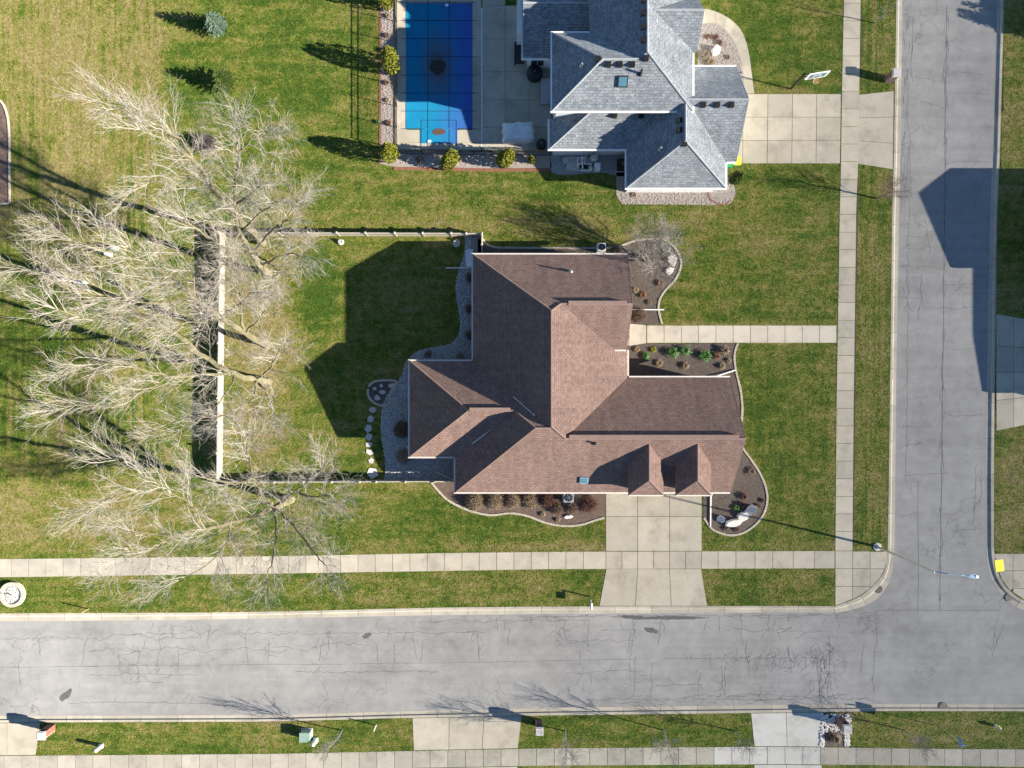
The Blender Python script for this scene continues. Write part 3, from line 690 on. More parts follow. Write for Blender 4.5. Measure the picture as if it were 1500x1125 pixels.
def on_plane(px, py, pl):
    kx, ky = (px-750)*S, (562.5-py)*S; a, b, c = pl; g = b*kx+c*ky; z = (a+g)/(1+g/H); f = 1-z/H
    return Vector((kx*f, ky*f, z))
def pl_dir(z0, m, axis, at):   # plane rising with slope m in +x, -x, +y or -y from the eave at coordinate `at`
    sx = {'+x': (m, 0), '-x': (-m, 0), '+y': (0, m), '-y': (0, -m)}[axis]
    return (z0-(sx[0] or sx[1])*at, sx[0], sx[1])
def isect(p, q, r):
    A = np.array([[q[1]-p[1], q[2]-p[2]], [r[1]-p[1], r[2]-p[2]]]); x, y = np.linalg.solve(A, np.array([p[0]-q[0], p[0]-r[0]])); return (float(x), float(y), p[0]+p[1]*float(x)+p[2]*float(y))
def pz(pl, x, y): return (x, y, pl[0]+pl[1]*x+pl[2]*y)
P2 = lambda *ps: [(p[0], p[1]) for p in ps]
def vent_box(h, px, py, pl, size=.36, mat='black_metal'):
    p = on_plane(px, py, pl); m = MB(); m.box((p.x, p.y, p.z+.02), (size, size, .30)); m.box((p.x, p.y, p.z+.19), (size*1.1, size*1.1, .05)); m.build('roof_vent', mat, h.root)
def pipe_vent(h, px, py, pl, mat='galvanised', hh=.5):
    p = on_plane(px, py, pl); MB().tube([p-Vector((0, 0, .15)), p+Vector((0, 0, hh))], [.085, .075], 10).lathe((p.x, p.y, p.z-.12), [(.19, 0), (.17, .16), (.09, .24)], 10).build('vent_pipe', mat, h.root)
def skylight(h, px, py, pl, w=.75, l=.9, frame='black_metal', name='skylight'):
    p = on_plane(px, py, pl); up = Vector((pl[1], pl[2], pl[1]**2+pl[2]**2)).normalized(); n = Vector((-pl[1], -pl[2], 1)).normalized(); al = up.cross(n)
    def bx(w, l, z0, z1):
        vs = [tuple(p+al*(a*w/2)+up*(b*l/2)+n*z) for z in (z0, z1) for a, b in ((-1, -1), (1, -1), (1, 1), (-1, 1))]
        return MB().add(vs, [(3, 2, 1, 0), (4, 5, 6, 7), (0, 1, 5, 4), (1, 2, 6, 5), (2, 3, 7, 6), (3, 0, 4, 7)])
    f = bx(w, l, -.1, .13).build(name, frame, h.root); bx(w-.16, l-.16, .12, .15).build('pane', 'skylight_glass', f)

# the brown-roofed corner house
def brown_house():
    h = House('house', 'sprawling house with brown shingled hip roofs and two garage dormers on corner lot', (3, 0, LZ), 'shingle_brown', 'ridge_brown', 'gutter_tan')
    E = 3.0
    Mw = pl_dir(E, .74, '+x', -3.25); Me = pl_dir(E, .70, '-x', 9.65); N = pl_dir(E, .898, '-y', 10.82)
    Gn = pl_dir(E, .8, '-y', .54); Gs = pl_dir(E, .8, '+y', -9.05); Gw = pl_dir(E, .69, '+x', -4.74)
    Ww = pl_dir(E, .664, '+x', -8.56); Wn = pl_dir(E, .85, '-y', 1.91); Ws = pl_dir(E, .85, '+y', -6.08)
    A = isect(Mw, Me, N); D = isect(Mw, Me, Gs); K = isect(Gn, Gs, Me); E1 = isect(Mw, Wn, Gs); D1 = isect(Gw, Gs, Wn); C = isect(Wn, Ws, Gw); Wa = isect(Ww, Wn, Ws)
    zB = 7.1; xB = 9.65-(zB-E)/.70; yB = 10.82-(zB-E)/.898; B = (xB, yB, zB)
    zF = 3.85; xF = 9.65-(zF-E)/.70; yF = 2.84; F = (xF, yF, zF); mE = (zB-zF)/(yB-yF); NEs = (zB-mE*yB, 0, mE)
    xr = 9.35; xe = 9.66; GE = 18.25
    nw, ne = (-3.25, 10.82), (xe, 10.82)
    h.plane(N, P2(nw, ne, (xr, yB), B, A)); h.plane(NEs, P2(B, (xr, yB), (9.42, yF), F))
    h.plane(Mw, P2(nw, A, D, E1, (-3.25, 1.91)))
    h.plane(Me, P2(A, B, F, (9.65, yF), (9.65, .54), K, D))
    h.plane(Gn, P2((9.65, .54), (GE, .54), (GE, K[1]), K)); h.plane(Gs, P2(K, (GE, K[1]), (GE, -9.05), (-4.74, -9.05), D1, E1, D))
    h.plane(Gw, P2((-4.74, -9.05), (-4.74, -6.08), C, D1)); h.plane(Ww, P2((-8.56, 1.91), (-8.56, -6.08), Wa))
    h.plane(Wn, P2((-8.56, 1.91), Wa, C, D1, E1, (-3.25, 1.91))); h.plane(Ws, P2((-8.56, -6.08), (-4.74, -6.08), C, Wa))
    n3 = lambda p, z=E: (p[0], p[1], z)
    for p, q in ((n3(nw), A), (A, B), (B, (xr, yB, zB)), (A, D), (K, (GE-.02, K[1], K[2])), (n3((-4.74, -9.05)), D1), (D1, E1), (K, D), (n3((-8.56, 1.91)), Wa), (n3((-8.56, -6.08)), Wa), (Wa, C), (C, D1)): h.cap(p, q, .1)
    for p, q, o in (((-3.25, 10.82), (xe, 10.82), (0, 1)), ((-3.25, 10.97), (-3.25, 2.06), (-1, 0)), ((-8.56, 1.91), (-3.39, 1.91), (0, 1)), ((-8.56, 2.05), (-8.56, -6.22), (-1, 0)), ((-8.56, -6.08), (-4.88, -6.08), (0, -1)), ((-4.74, -6.22), (-4.74, -9.19), (-1, 0)),
                    ((-4.74, -9.05), (GE, -9.05), (0, -1)), ((9.79, .54), (GE, .54), (0, 1)), ((9.65, 2.84), (9.65, .68), (1, 0))): h.gutter((*p, E), (*q, E), o)
    h.gutter((F[0]-.1, yF, zF), (9.42, yF, zF), (0, -1))
    for p, q in (((GE, -9.05, E), (GE, K[1], K[2])), ((GE, .54, E), (GE, K[1], K[2])), ((xe, 10.82, E), (xr, yB, zB)), ((9.42, yF, zF), (xr, yB, zB))): h.rake(p, q)
    brick = 'tan_brick'
    h.wall([(-2.85, 10.42), (9.1, 10.42), (9.1, .14), (17.85, .14), (17.85, -8.65), (-4.34, -8.65), (-4.34, -5.68), (-8.16, -5.68), (-8.16, 1.51), (-2.85, 1.51)], LZ-.2, 3.12, brick)
    h.gable(17.85, -8.6, .1, K[1], 3.121, K[2]-.35, brick); h.gable(9.1, 3.0, 10.4, yB, 3.121, zB-.42, brick)
    # dormers over the garage
    for cx in (10.8, 14.62):
        zr, ze, hw = 6.45, 5.1, 1.42; yr = -9.05+(zr-E)/.8; yb = -9.05+(ze-E)/.8; yf, ya = -8.95, -7.6
        m = (zr-ze)/hw
        pw = (ze-m*(cx-hw), m, 0); pe = (ze+m*(cx+hw), -m, 0); ps = (ze-(zr-ze)/(ya-yf)*yf, 0, (zr-ze)/(ya-yf))
        h.plane(pw, [(cx-hw, yb), (cx, yr), (cx, ya), (cx-hw, yf)], .12, 'dormer_slope'); h.plane(pe, [(cx+hw, yb), (cx, yr), (cx, ya), (cx+hw, yf)], .12, 'dormer_slope'); h.plane(ps, [(cx-hw, yf), (cx+hw, yf), (cx, ya)], .12, 'dormer_slope')
        for p, q in (((cx, yr, zr), (cx, ya, zr)), ((cx-hw, yf, ze), (cx, ya, zr)), ((cx+hw, yf, ze), (cx, ya, zr))): h.cap(p, q, .08)
        w = hw-.3; MB().add([(cx-w, -8.66, 3.0), (cx+w, -8.66, 3.0), (cx+w, -8.66, 5.12), (cx-w, -8.66, 5.12), (cx-w, -6.3, 5.05), (cx+w, -6.3, 5.05), (cx-w, -6.3, 4.9), (cx+w, -6.3, 4.9)],
                 [(0, 1, 2, 3), (3, 2, 5, 4), (0, 3, 4, 6), (1, 7, 5, 2), (4, 5, 7, 6), (0, 6, 7, 1)]).build('dormer_wall', brick, h.root)
        h.window((cx, -8.665, 4.3), 1.2, 1.1, (0, -1, 0)); h.gutter((cx-hw, yf, ze), (cx+hw, yf, ze), (0, -1), .1)
    for cx, w in ((10.5, 3.4), (14.5, 3.4)): h.door((cx-.1, -8.65, 1.35), w, 2.3, (0, -1, 0), 'door_paint')
    h.door((9.1, 4.35, 1.32), 1.0, 2.1, (1, 0, 0), 'door_dark', 3, 'front_door')
    for c, w, hh, n in (((9.1, 8.2, 1.7), 1.8, 1.4, (1, 0, 0)), ((9.1, 1.6, 1.7), 1.2, 1.4, (1, 0, 0)), ((17.85, -3, 1.7), 1.4, 1.3, (1, 0, 0)), ((17.85, -6, 1.7), 1.4, 1.3, (1, 0, 0)), ((17.85, -4.26, 4.4), .9, .9, (1, 0, 0)), ((12, .14, 1.8), 1.4, 1.2, (0, 1, 0)), ((15.5, .14, 1.8), 1.4, 1.2, (0, 1, 0)),
                        ((-2.85, 8.5, 1.7), 1.6, 1.4, (-1, 0, 0)), ((-2.85, 5, 1.6), 1.8, 1.7, (-1, 0, 0)), ((0, 10.42, 1.7), 1.4, 1.3, (0, 1, 0)), ((5, 10.42, 1.7), 1.4, 1.3, (0, 1, 0)), ((-8.16, -1, 1.5), 2.2, 2.0, (-1, 0, 0)), ((-1, -8.65, 1.7), 1.5, 1.3, (0, -1, 0)), ((4, -8.65, 1.7), 1.5, 1.3, (0, -1, 0)), ((-6.2, -5.68, 1.7), 1.4, 1.3, (0, -1, 0))): h.window(c, w, hh, n)
    pipe_vent(h, 836, 398, N, hh=.55); pipe_vent(h, 871, 649, Gs, 'black_metal', .4)
    skylight(h, 855.5, 702.5, Gs, .7, .7, 'lamp_blue', 'roof_hatch')
    # pale metal in two valleys, glints drawn as white pieces, and the ridge vents
    def strip(pl1, pl2, pxa, pya, pxb, pyb, w):
        p, q = on_plane(pxa, pya, pl1), on_plane(pxb, pyb, pl1); MB().tube([p+Vector((0, 0, .01)), q+Vector((0, 0, .01))], w, 6).build('valley_flashing', 'flashing', h.root)
    va, vb = Vector((-3.25, 1.91, E)), Vector(E1); vm = MB(); t0 = .55
    while t0 < .8: l = random.uniform(.012, .03); vm.tube([va.lerp(vb, t0)+Vector((0, 0, .04)), va.lerp(vb, t0+l)+Vector((0, 0, .04))], .035, 6); t0 += l+random.uniform(.006, .02)
    vm.build('valley_flashing', 'flashing', h.root)
    strip(Ws, Gw, 692, 650, 739, 614, .04)
    for p, q in (((K[0]+.3, K[1]+.12, K[2]-.02), (GE-.5, K[1]+.12, K[2]-.02)), ((xB+.6, yB+.05, zB+.02), (xr-.4, yB+.05, zB+.02)), ((Wa[0]+.1, Wa[1]+.06, Wa[2]), (C[0]-.3, C[1]+.06, C[2]))):
        MB().prism([(p[0], p[1]-.16), (q[0], q[1]-.16), (q[0], q[1]+.16), (p[0], p[1]+.16)], p[2]-.1, p[2]+.09).build('ridge_vent', 'ridge_brown', h.root)
    # downspouts with their extensions lying on the beds
    def spout(pts, mat='white_paint'): MB().tube([Vector(p) for p in pts], .05, 6).build('downspout', mat, h.root)
    z = LZ+.1
    spout([(-3.0, 9.65, 2.8), (-2.92, 9.65, 2.3), (-2.92, 9.65, .35), G(692, 392.5, z), G(653, 392.5, z)])
    spout([(9.2, 6.6, 2.9), (9.2, 6.6, .4), G(925, 453.5, z), G(973, 453.5, z)])
    spout([(17.6, .2, 2.8), (17.6, .2, .5), G(1047, 552, z+.15), G(1077, 542, z)])
    spout([(17.9, -8.7, 2.8), (17.9, -8.7, .4), G(1041, 728, z), G(1040.5, 771, z)])
    spout([(-4.6, -8.8, 2.8), (-4.4, -8.7, 2.4), (-4.4, -8.7, .3), G(640, 692, z+.1)])
    return h
brown_house()
excl([(600, 529), (693, 529), (693, 373), (920, 373), (920, 553), (1070, 553), (1075, 721), (667, 721), (667, 669), (600, 669)])

def grey_house():
    h = House('house', 'two storey house with grey blue shingled roofs and many black roof vents', (10, 24, LZ), 'shingle_grey', 'ridge_grey', 'white_paint')
    e2, e1 = 5.8, 3.0
    Us = pl_dir(e2, .72, '+y', 21.78); Un = pl_dir(e2, .72, '-y', 27.98); Uw = pl_dir(e2, .6, '+x', 3.21)
    xm, zm = 10.29, 8.35; Mm = (zm-e2)/(14.4-xm); Ue = pl_dir(e2, Mm, '-x', 14.4); xw = xm-(zm-e2)/Mm; Umw = pl_dir(e2, Mm, '+x', xw)
    a = isect(Us, Un, Uw); b = isect(Us, Umw, Ue); b2 = isect(Us, Un, Umw); v2 = isect(Un, Umw, (e2, 0, 0)); top = 38.0
    h.plane(Us, P2((3.21, 21.78), (14.4, 21.78), b, b2, a)); h.plane(Uw, P2((3.21, 21.78), (3.21, 27.98), a)); h.plane(Un, P2((3.21, 27.98), v2, b2, a))
    # east gable wing cut into the east slope
    yg = 28.66; zg = 8.0; mg = 1.02; xg = 14.4-(zg-e2)/Mm; gs = (zg-mg*yg, 0, mg); y0 = yg-(zg-e2)/mg; gn = (zg+mg*yg, 0, -mg); y1 = yg+(zg-e2)/mg
    h.plane(Ue, P2(b, (14.4, 21.78), (14.4, y0), (xg, yg), (14.4, y1), (14.4, top), (xm, top))); h.plane(gs, [(14.4, y0), (xg, yg), (14.75, yg), (14.75, y0)]); h.plane(gn, [(14.4, y1), (xg, yg), (14.75, yg), (14.75, y1)])
    h.plane(Umw, P2(b, b2, v2, (xw, top), (xm, top)))
    L = pl_dir(e1, .5, '+y', 27.27); yl = 30.9; zl = 3+.5*(yl-27.27); Ln = (zl+.5*yl, 0, -.5)
    h.plane(L, [(.91, 27.27), (6.55, 27.27), (6.55, yl), (.91, yl)]); h.plane(Ln, [(.91, yl), (6.55, yl), (6.55, yl+3.6), (.91, yl+3.6)])
    # lower roofs
    Ls = pl_dir(e1, .72, '+y', 19.67); Lw = pl_dir(e1, .54, '+x', 3.14); yt = 22.16; zt = e1+.72*(yt-19.67); xt = 3.14+(zt-e1)/.54
    Sw = pl_dir(e1, .775, '+x', 9.59); Se = pl_dir(e1, .775, '-x', 17.87); Ss = pl_dir(e1, 1.14, '+y', 16.42); sa = isect(Sw, Se, Ss)
    Es = pl_dir(e1, .78, '+y', 18.6); En = pl_dir(e1, .78, '-y', 26.55); ye = (18.6+26.55)/2; ze = e1+.78*(ye-18.6)
    v = isect(Ls, Sw, (e1, 0, 0)); vt = isect(Ls, Sw, (zt, 0, 0)); w0 = isect(Es, Se, (e1, 0, 0)); w1 = (17.87-(ze-e1)/.775, ye, ze)
    h.plane(Ls, P2((3.14, 19.67), (9.59, 19.67), vt, (xt, yt))); h.plane(Lw, P2((3.14, 19.67), (xt, yt), (3.14, yt)))
    h.plane(Sw, P2((9.59, 16.42), sa, (sa[0], yt), vt, (9.59, 19.67))); h.plane(Ss, P2((9.59, 16.42), (17.87, 16.42), sa)); h.plane(Se, P2((17.87, 16.42), (17.87, 18.6), w1, (sa[0], yt), sa))
    XE = 18.75
    h.plane(Es, P2((17.87, 18.6), (XE, 18.6), (XE, ye), w1)); h.plane(En, [(14.2, 26.55), (XE, 26.55), (XE, ye), (w1[0], ye), (14.2, ye)])
    for p, q in ((a, b2), (b, (xm, top, zm)), ((3.21, 21.78, e2), a), ((3.21, 27.98, e2), a), ((14.4, 21.78, e2), b), ((xg, yg, zg), (14.75, yg, zg)), ((.91, yl, zl), (6.55, yl, zl)), ((3.14, 19.67, e1), (xt, yt, zt)), (sa, (sa[0], yt, sa[2])), ((9.59, 16.42, e1), sa), ((17.87, 16.42, e1), sa), (w1, (XE, ye, ze))): h.cap(p, q, .1)
    for p, q, o, z in (((3.21, 21.78), (14.4, 21.78), (0, -1), e2), ((3.21, 21.64), (3.21, 28.1), (-1, 0), e2), ((14.4, 21.64), (14.4, y0-.1), (1, 0), e2), ((3.21, 27.98), (xw, 27.98), (0, 1), e2), ((3.14, 19.67), (9.45, 19.67), (0, -1), e1), ((3.14, 19.53), (3.14, yt), (-1, 0), e1),
                       ((9.59, 16.42), (17.87, 16.42), (0, -1), e1), ((9.59, 16.28), (9.59, 19.67), (-1, 0), e1), ((17.87, 16.28), (17.87, 18.45), (1, 0), e1), ((14.5, 26.55), (XE, 26.55), (0, 1), e1), ((18.01, 18.6), (XE, 18.6), (0, -1), e1), ((.91, 27.27), (3.0, 27.27), (0, -1), e1), ((.91, 27.13), (.91, 34.5), (-1, 0), e1)): h.gutter((*p, z), (*q, z), o)
    for p, q in (((XE, 18.6, e1), (XE, ye, ze)), ((XE, 26.55, e1), (XE, ye, ze))): h.rake(p, q)
    sd_ = 'siding'
    h.wall([(3.6, 22.16), (14.0, 22.16), (14.0, 37.5), (6.6, 37.5), (6.6, 27.6), (3.6, 27.6)], LZ-.2, e2+.1, sd_)
    h.wall([(1.3, 27.67), (6.59, 27.67), (6.59, 34), (1.3, 34)], LZ-.2, e1+.03, sd_)
    h.wall([(3.55, 20.07), (9.98, 20.07), (9.98, 16.8), (17.5, 16.8), (17.5, 18.98), (18.4, 18.98), (18.4, 26.15), (14.01, 26.15), (14.01, 22.15), (3.55, 22.15)], LZ-.2, e1+.1, sd_)
    h.gable(18.4, 19.0, 26.1, ye, e1+.101, ze-.32, sd_); h.gable(14.3, y0+.1, y1-.1, yg, e2-.1, zg-.25, sd_, .5)
    h.wall([(.42, 29.5), (1.29, 29.5), (1.29, 32.6), (.42, 32.6)], LZ-.2, 2.7, sd_)
    h.door((18.4, 22.6, 1.35), 5.0, 2.3, (1, 0, 0), 'door_paint')
    for c, w, hh, n in (((3.6, 24, 4.4), 1.4, 1.3, (-1, 0, 0)), ((3.6, 26, 4.4), 1.4, 1.3, (-1, 0, 0)), ((3.6, 24.6, 1.6), 2.4, 2.0, (-1, 0, 0)), ((1.29+.9, 27.67, 1.6), 1.2, 1.8, (0, -1, 0)), ((6.6, 20.07, 1.7), 1.4, 1.2, (0, -1, 0)), ((14.0, 24, 4.5), 1.3, 1.2, (1, 0, 0)), ((13.7, 16.8, 1.7), 1.5, 1.2, (0, -1, 0)), ((8, 22.16, 5.0), 1.2, .8, (0, -1, 0))): h.window(c, w, hh, n)
    for px, py in ((943, 1), (943, 20), (943, 40), (943, 59)): vent_box(h, px, py, Umw)
    for px, py in ((946, 86), (891, 95), (908, 95), (926, 95)): vent_box(h, px, py, Us)
    vent_box(h, 876, 87, Uw)
    for px, py in ((900, 169.5), (939, 169.5)): vent_box(h, px, py, Ls)
    for px, py in ((995, 177), (995, 191)): vent_box(h, px, py, Sw)
    vent_box(h, 1002, 211, Ss)
    for px, py in ((1030, 154), (1050, 154), (1071, 154)): vent_box(h, px, py, Es)
    pipe_vent(h, 852, 97, Uw); pipe_vent(h, 967, 219, Sw); pipe_vent(h, 938, 108, Us, 'black_metal', .7)
    skylight(h, 912, 119, Us, .8, .85)
grey_house()
excl([(757, -50), (1030, -50), (1030, 100), (1092, 98), (1092, 240), (1066, 240), (1066, 281), (914, 281), (914, 225), (804, 225), (804, 106), (757, 106)])

# houses across the side street, mostly beyond the frame; their shadows fall over the road
def east_house():
    h = House('house', 'hip roofed house across the side street at the shaded driveway', (52, 8, LZ), 'shingle_brown', 'ridge_brown', 'white_paint')
    e = 3.0; w = pl_dir(e, .62, '+x', 45.5); n = pl_dir(e, .9, '-y', 17.3); s_ = pl_dir(e, .9, '+y', 8.6); a = isect(w, n, s_)
    h.plane(w, P2((45.5, 17.3), (45.5, 8.6), a)); h.plane(n, P2((45.5, 17.3), a, (66, a[1]), (66, 17.3))); h.plane(s_, P2((45.5, 8.6), a, (66, a[1]), (66, 8.6)))
    g = pl_dir(e, .5, '+x', 48.3); ge = pl_dir(e, .5, '-x', 58.3); g2 = pl_dir(e, .7, '+y', -2.3); ga = isect(g, ge, g2)
    h.plane(g, P2((48.3, 8.6), (ga[0], 8.6), ga, (48.3, -2.3))); h.plane(ge, P2((58.3, 8.6), (ga[0], 8.6), ga, (58.3, -2.3))); h.plane(g2, P2((48.3, -2.3), (58.3, -2.3), ga))
    h.wall([(45.9, 16.9), (65.6, 16.9), (65.6, 8.95), (57.9, 8.95), (57.9, -1.9), (48.7, -1.9), (48.7, 8.95), (45.9, 8.95)], LZ-.2, e+.1, 'tan_brick')
    h.door((48.7, 3.2, 1.35), 5, 2.3, (-1, 0, 0), 'door_paint'); h.window((45.9, 13, 1.7), 1.8, 1.4, (-1, 0, 0))
    h = House('house', 'hip roofed house across the side street beside the row of spruces', (60, 38, LZ), 'shingle_grey', 'ridge_grey', 'white_paint')
    w = pl_dir(e, .7, '+x', 49.5); s_ = pl_dir(e, .8, '+y', 29.2); n = pl_dir(e, .8, '-y', 41); a = isect(w, n, s_)
    h.plane(w, P2((49.5, 29.2), (49.5, 41), a)); h.plane(n, P2((49.5, 41), a, (68, a[1]), (68, 41))); h.plane(s_, P2((49.5, 29.2), a, (68, a[1]), (68, 29.2)))
    h.wall([(49.9, 29.6), (67.6, 29.6), (67.6, 40.6), (49.9, 40.6)], LZ-.2, e+.1, 'siding'); h.window((49.9, 33, 1.7), 1.8, 1.4, (-1, 0, 0))
east_house()

# ------------------------------------------------------------------ fences
def vinyl_fence(label, line, posts, h=1.12):
    """line: pixel points of the fence top; posts: fractions along it"""
    P = [Vector((gx(p[0], h+LZ), gy(p[1], h+LZ), LZ)) for p in line]
    r = thing('fence', label, 'fence', P[0], 'cream vinyl fences round the back yard')
    d = P[1]-P[0]; t = d.normalized(); n = Vector((-t.y, t.x, 0)); rz = math.atan2(t.y, t.x); L = d.length
    for k, f in enumerate(posts):
        c = P[0]+d*f; m = MB().box((c.x, c.y, LZ+(h+.1)/2-.1), (.13, .13, h+.3), rz); po = m.build('post', 'vinyl', r)
        MB().box((c.x, c.y, LZ+h+.13), (.19, .19, .05), rz).lathe((c.x, c.y, LZ+h+.155), [(.09, 0), (.07, .05), (.01, .08)], 8).build('post_cap', 'vinyl', po)
    for f0, f1 in zip(posts[:-1], posts[1:]):
        a, b = P[0]+d*f0+t*.07, P[0]+d*f1-t*.07; c = (a+b)/2; l = (b-a).length
        pn = MB().box((c.x, c.y, LZ+h-.04), (l, .085, .10), rz).box((c.x, c.y, LZ+.12), (l, .07, .14), rz).build('rail', 'vinyl', r)
        m = MB(); k = max(2, int(l/.17))
        for i in range(k):
            q = a.lerp(b, (i+.5)/k); m.box((q.x, q.y, LZ+h/2+.03), (l/k-.006, .032, h-.23), rz)
        m.build('board_panel', 'vinyl', r, kind='stuff')
def fr(vals, a, b): return [(v-a)/(b-a) for v in vals]
vinyl_fence('cream vinyl fence along the lawn strip between the two houses', [(321, 340.5), (706, 342)], fr([321, 366, 408, 451, 493, 535, 578, 619, 660.5, 682.7, 706], 321, 706))
vinyl_fence('long cream vinyl fence running under the bare trees', [(322, 341.5), (317.5, 704)], fr([341.5+k*40.28 for k in range(10)], 341.5, 704))
vinyl_fence('cream vinyl fence between back yard and the sidewalk lawn', [(318, 706.5), (667, 705.5)], fr([318, 360, 402, 444, 486, 527, 551, 594, 636, 667], 318, 667))
vinyl_fence('short cream vinyl gate fence closing the gap to the brown roofed house', [(706, 343), (706, 372)], [0, .5, 1])

def iron_fence(label, line, h, sp, mat='black_metal'):
    P = [Vector((gx(p[0], LZ), gy(p[1], LZ), LZ)) for p in line]
    r = thing('iron_fence', label, 'fence', P[0], 'black iron pool fences')
    for a, b in zip(P[:-1], P[1:]):
        d = b-a; L = d.length; t = d/L; rz = math.atan2(t.y, t.x); c = (a+b)/2; n = max(1, round(L/sp))
        for i in range(n+1):
            q = a.lerp(b, i/n); MB().box((q.x, q.y, LZ+h/2-.02), (.06, .06, h+.1), rz).build('post', mat, r)
        for z in (h-.04, h-.28, .14): MB().box((c.x, c.y, LZ+z), (L, .035, .045), rz).build('rail', mat, r)
        m = MB(); k = int(L/.13)
        for i in range(k):
            q = a.lerp(b, (i+.5)/k); m.box((q.x, q.y, LZ+h/2), (.017, .017, h-.1), rz)
        m.build('pickets', mat, r, kind='stuff')
iron_fence('black iron picket fence between the pool deck and open lawn', [(581.5, -30), (581.5, 218)], 1.75, 1.9)
iron_fence('black iron picket fence behind the row of rounded arborvitae', [(582, 226), (806, 228)], 1.35, 2.2)

# ------------------------------------------------------------------ pool
deck = struct('pool_deck'); DZ = LZ+.03
def deck_slab(x0, y0, x1, y1): quad_slab([(x0, y0), (x1, y0), (x1, y1), (x0, y1)], 'concrete', deck, DZ, .25)
excl([(578, -60), (768, -60), (768, 86), (808, 86), (808, 224), (578, 224)])
ycuts = [-30, 30, 83, 136, 190]
for a, b in zip(ycuts[:-1], ycuts[1:]):
    deck_slab(579, a, 595.5, b); deck_slab(691.5, a, 705, b)
deck_slab(579, 190, 615.5, 209); deck_slab(669.5, 190, 705, 209); deck_slab(579, 209, 642, 222); deck_slab(642, 209, 705, 222)
for xa, xb in ((706.5, 740), (740, 775), (775, 808)):
    for a, b in zip([-30, 8, 57, 105, 146, 186, 222][:-1], [-30, 8, 57, 105, 146, 186, 222][1:]):
        if xb > 760 and b < 30: continue
        deck_slab(xa, a, xb, b)
deck_slab(595.5, -30, 691.5, 5)
pool = thing('swimming_pool', 'rectangular pool under a blue safety cover with dark straps', 'pool', G(641, 100, LZ))
OUT = [(595.5, 5.5), (691.5, 5.5), (691.5, 189.5), (669.5, 189.5), (669.5, 209), (615.5, 209), (615.5, 189.5), (595.5, 189.5)]
m = MB(); po = pxpoly(OUT, DZ); n = len(po)
m.add([(p[0], p[1], DZ-.03) for p in po]+[(p[0], p[1], -1.2) for p in po], [(i, (i+1) % n, n+(i+1) % n, n+i) for i in range(n)]+[tuple(range(n, 2*n))]); m.build('basin', 'bluestone', pool)
def cover_grid(x0, x1, y0, y1, sag, nx=24, ny=44):
    m = MB(); 
    for j in range(ny+1):
        for i in range(nx+1):
            u, v = i/nx, j/ny; edge = 1.2*math.sin(u*math.pi*4)**2*(1 if j in (0, ny) else 0)
            z = DZ+.018-sag*(math.sin(u*math.pi)**.7)*(math.sin(v*math.pi)**.5); p = G(lerp(x0, x1, u), lerp(y0, y1, v), z); m.v.append(tuple(p))
    for j in range(ny):
        for i in range(nx): a = j*(nx+1)+i; m.f.append((a+nx+1, a+nx+2, a+1, a))
    return m
SAG = .16
cover_grid(594.5, 692, 5, 189, SAG).build('cover', 'pool_cover', pool, True)
cover_grid(615.5, 670, 187.5, 210, .0, 10, 6).build('step_cover', 'pool_cover', pool, True)
def cz(px, py):
    u = min(max((px-594.5)/97.5, 0), 1); v = min(max((py-5)/184, 0), 1)
    return DZ+.018-SAG*(math.sin(u*math.pi)**.7)*(math.sin(v*math.pi)**.5) if 594.5 < px < 692 and 5 < py < 189 else DZ+.018
def strap(a, b):
    n = 26; L = [Vector(a).lerp(Vector(b), i/n) for i in range(n+1)]; P = [G(p.x, p.y, cz(p.x, p.y)+.012) for p in L]
    t = (P[-1]-P[0]).normalized(); nn = Vector((-t.y, t.x, 0))*.022; m = MB()
    for p in P: m.v += [tuple(p+nn), tuple(p-nn)]
    for i in range(n): m.f.append((2*i, 2*i+1, 2*i+3, 2*i+2))
    m.build('strap', 'strap', pool)
for y in (3.5, 30, 56.5, 83, 110, 136.5, 162.7, 188.5): strap((588, y), (697, y))
for x in (626.7, 658): strap((x, -4), (x, 216))
for x in (617, 668.5): strap((x, 176), (x, 214))
strap((617, 176), (668, 176))
for px, py, rx, ry, mt, nm in ((641.5, 98, 12.5, 11, 'puddle', 'puddle'), (643.5, 193, 10, 5, 'debris', 'leaf_litter')):
    pts = []
    for k in range(26): a = 2*math.pi*k/26; r = random.uniform(.82, 1.1); pts.append(G(px+rx*r*math.cos(a), py+ry*r*math.sin(a), cz(px, py)+.018))
    MB().add([tuple(p) for p in pts], [tuple(range(25, -1, -1))]).build(nm, mt, pool)
m = MB()
for k in range(260):
    a = random.random()*6.28; r = random.random()**.5; c = G(641.5+13*r*math.cos(a)+random.gauss(0, 1.5), 97+12*r*math.sin(a)-abs(random.gauss(0, 5)), DZ); c.z = cz(641, 97)+.03; q = random.random()*6; s_ = random.uniform(.03, .08)
    m.add([(c.x+s_*math.cos(q), c.y+s_*math.sin(q), c.z), (c.x-s_*math.sin(q)*.5, c.y+s_*math.cos(q)*.5, c.z+.02), (c.x-s_*math.cos(q), c.y-s_*math.sin(q), c.z)], [(0, 1, 2)])
m.build('leaf_litter', 'debris', pool, kind='stuff')
for px, py in ((654.5, 7.5), (629, 207)): MB().box(G(px, py, DZ+.045), (.28, .2, .06)).build('skimmer_lid', 'white_paint', pool)
MB().prism(pxpoly([(705.1, 12), (706.4, 12), (706.4, 216), (705.1, 216)], DZ), LZ, DZ+.006).build('deck_drain', 'white_paint', deck)

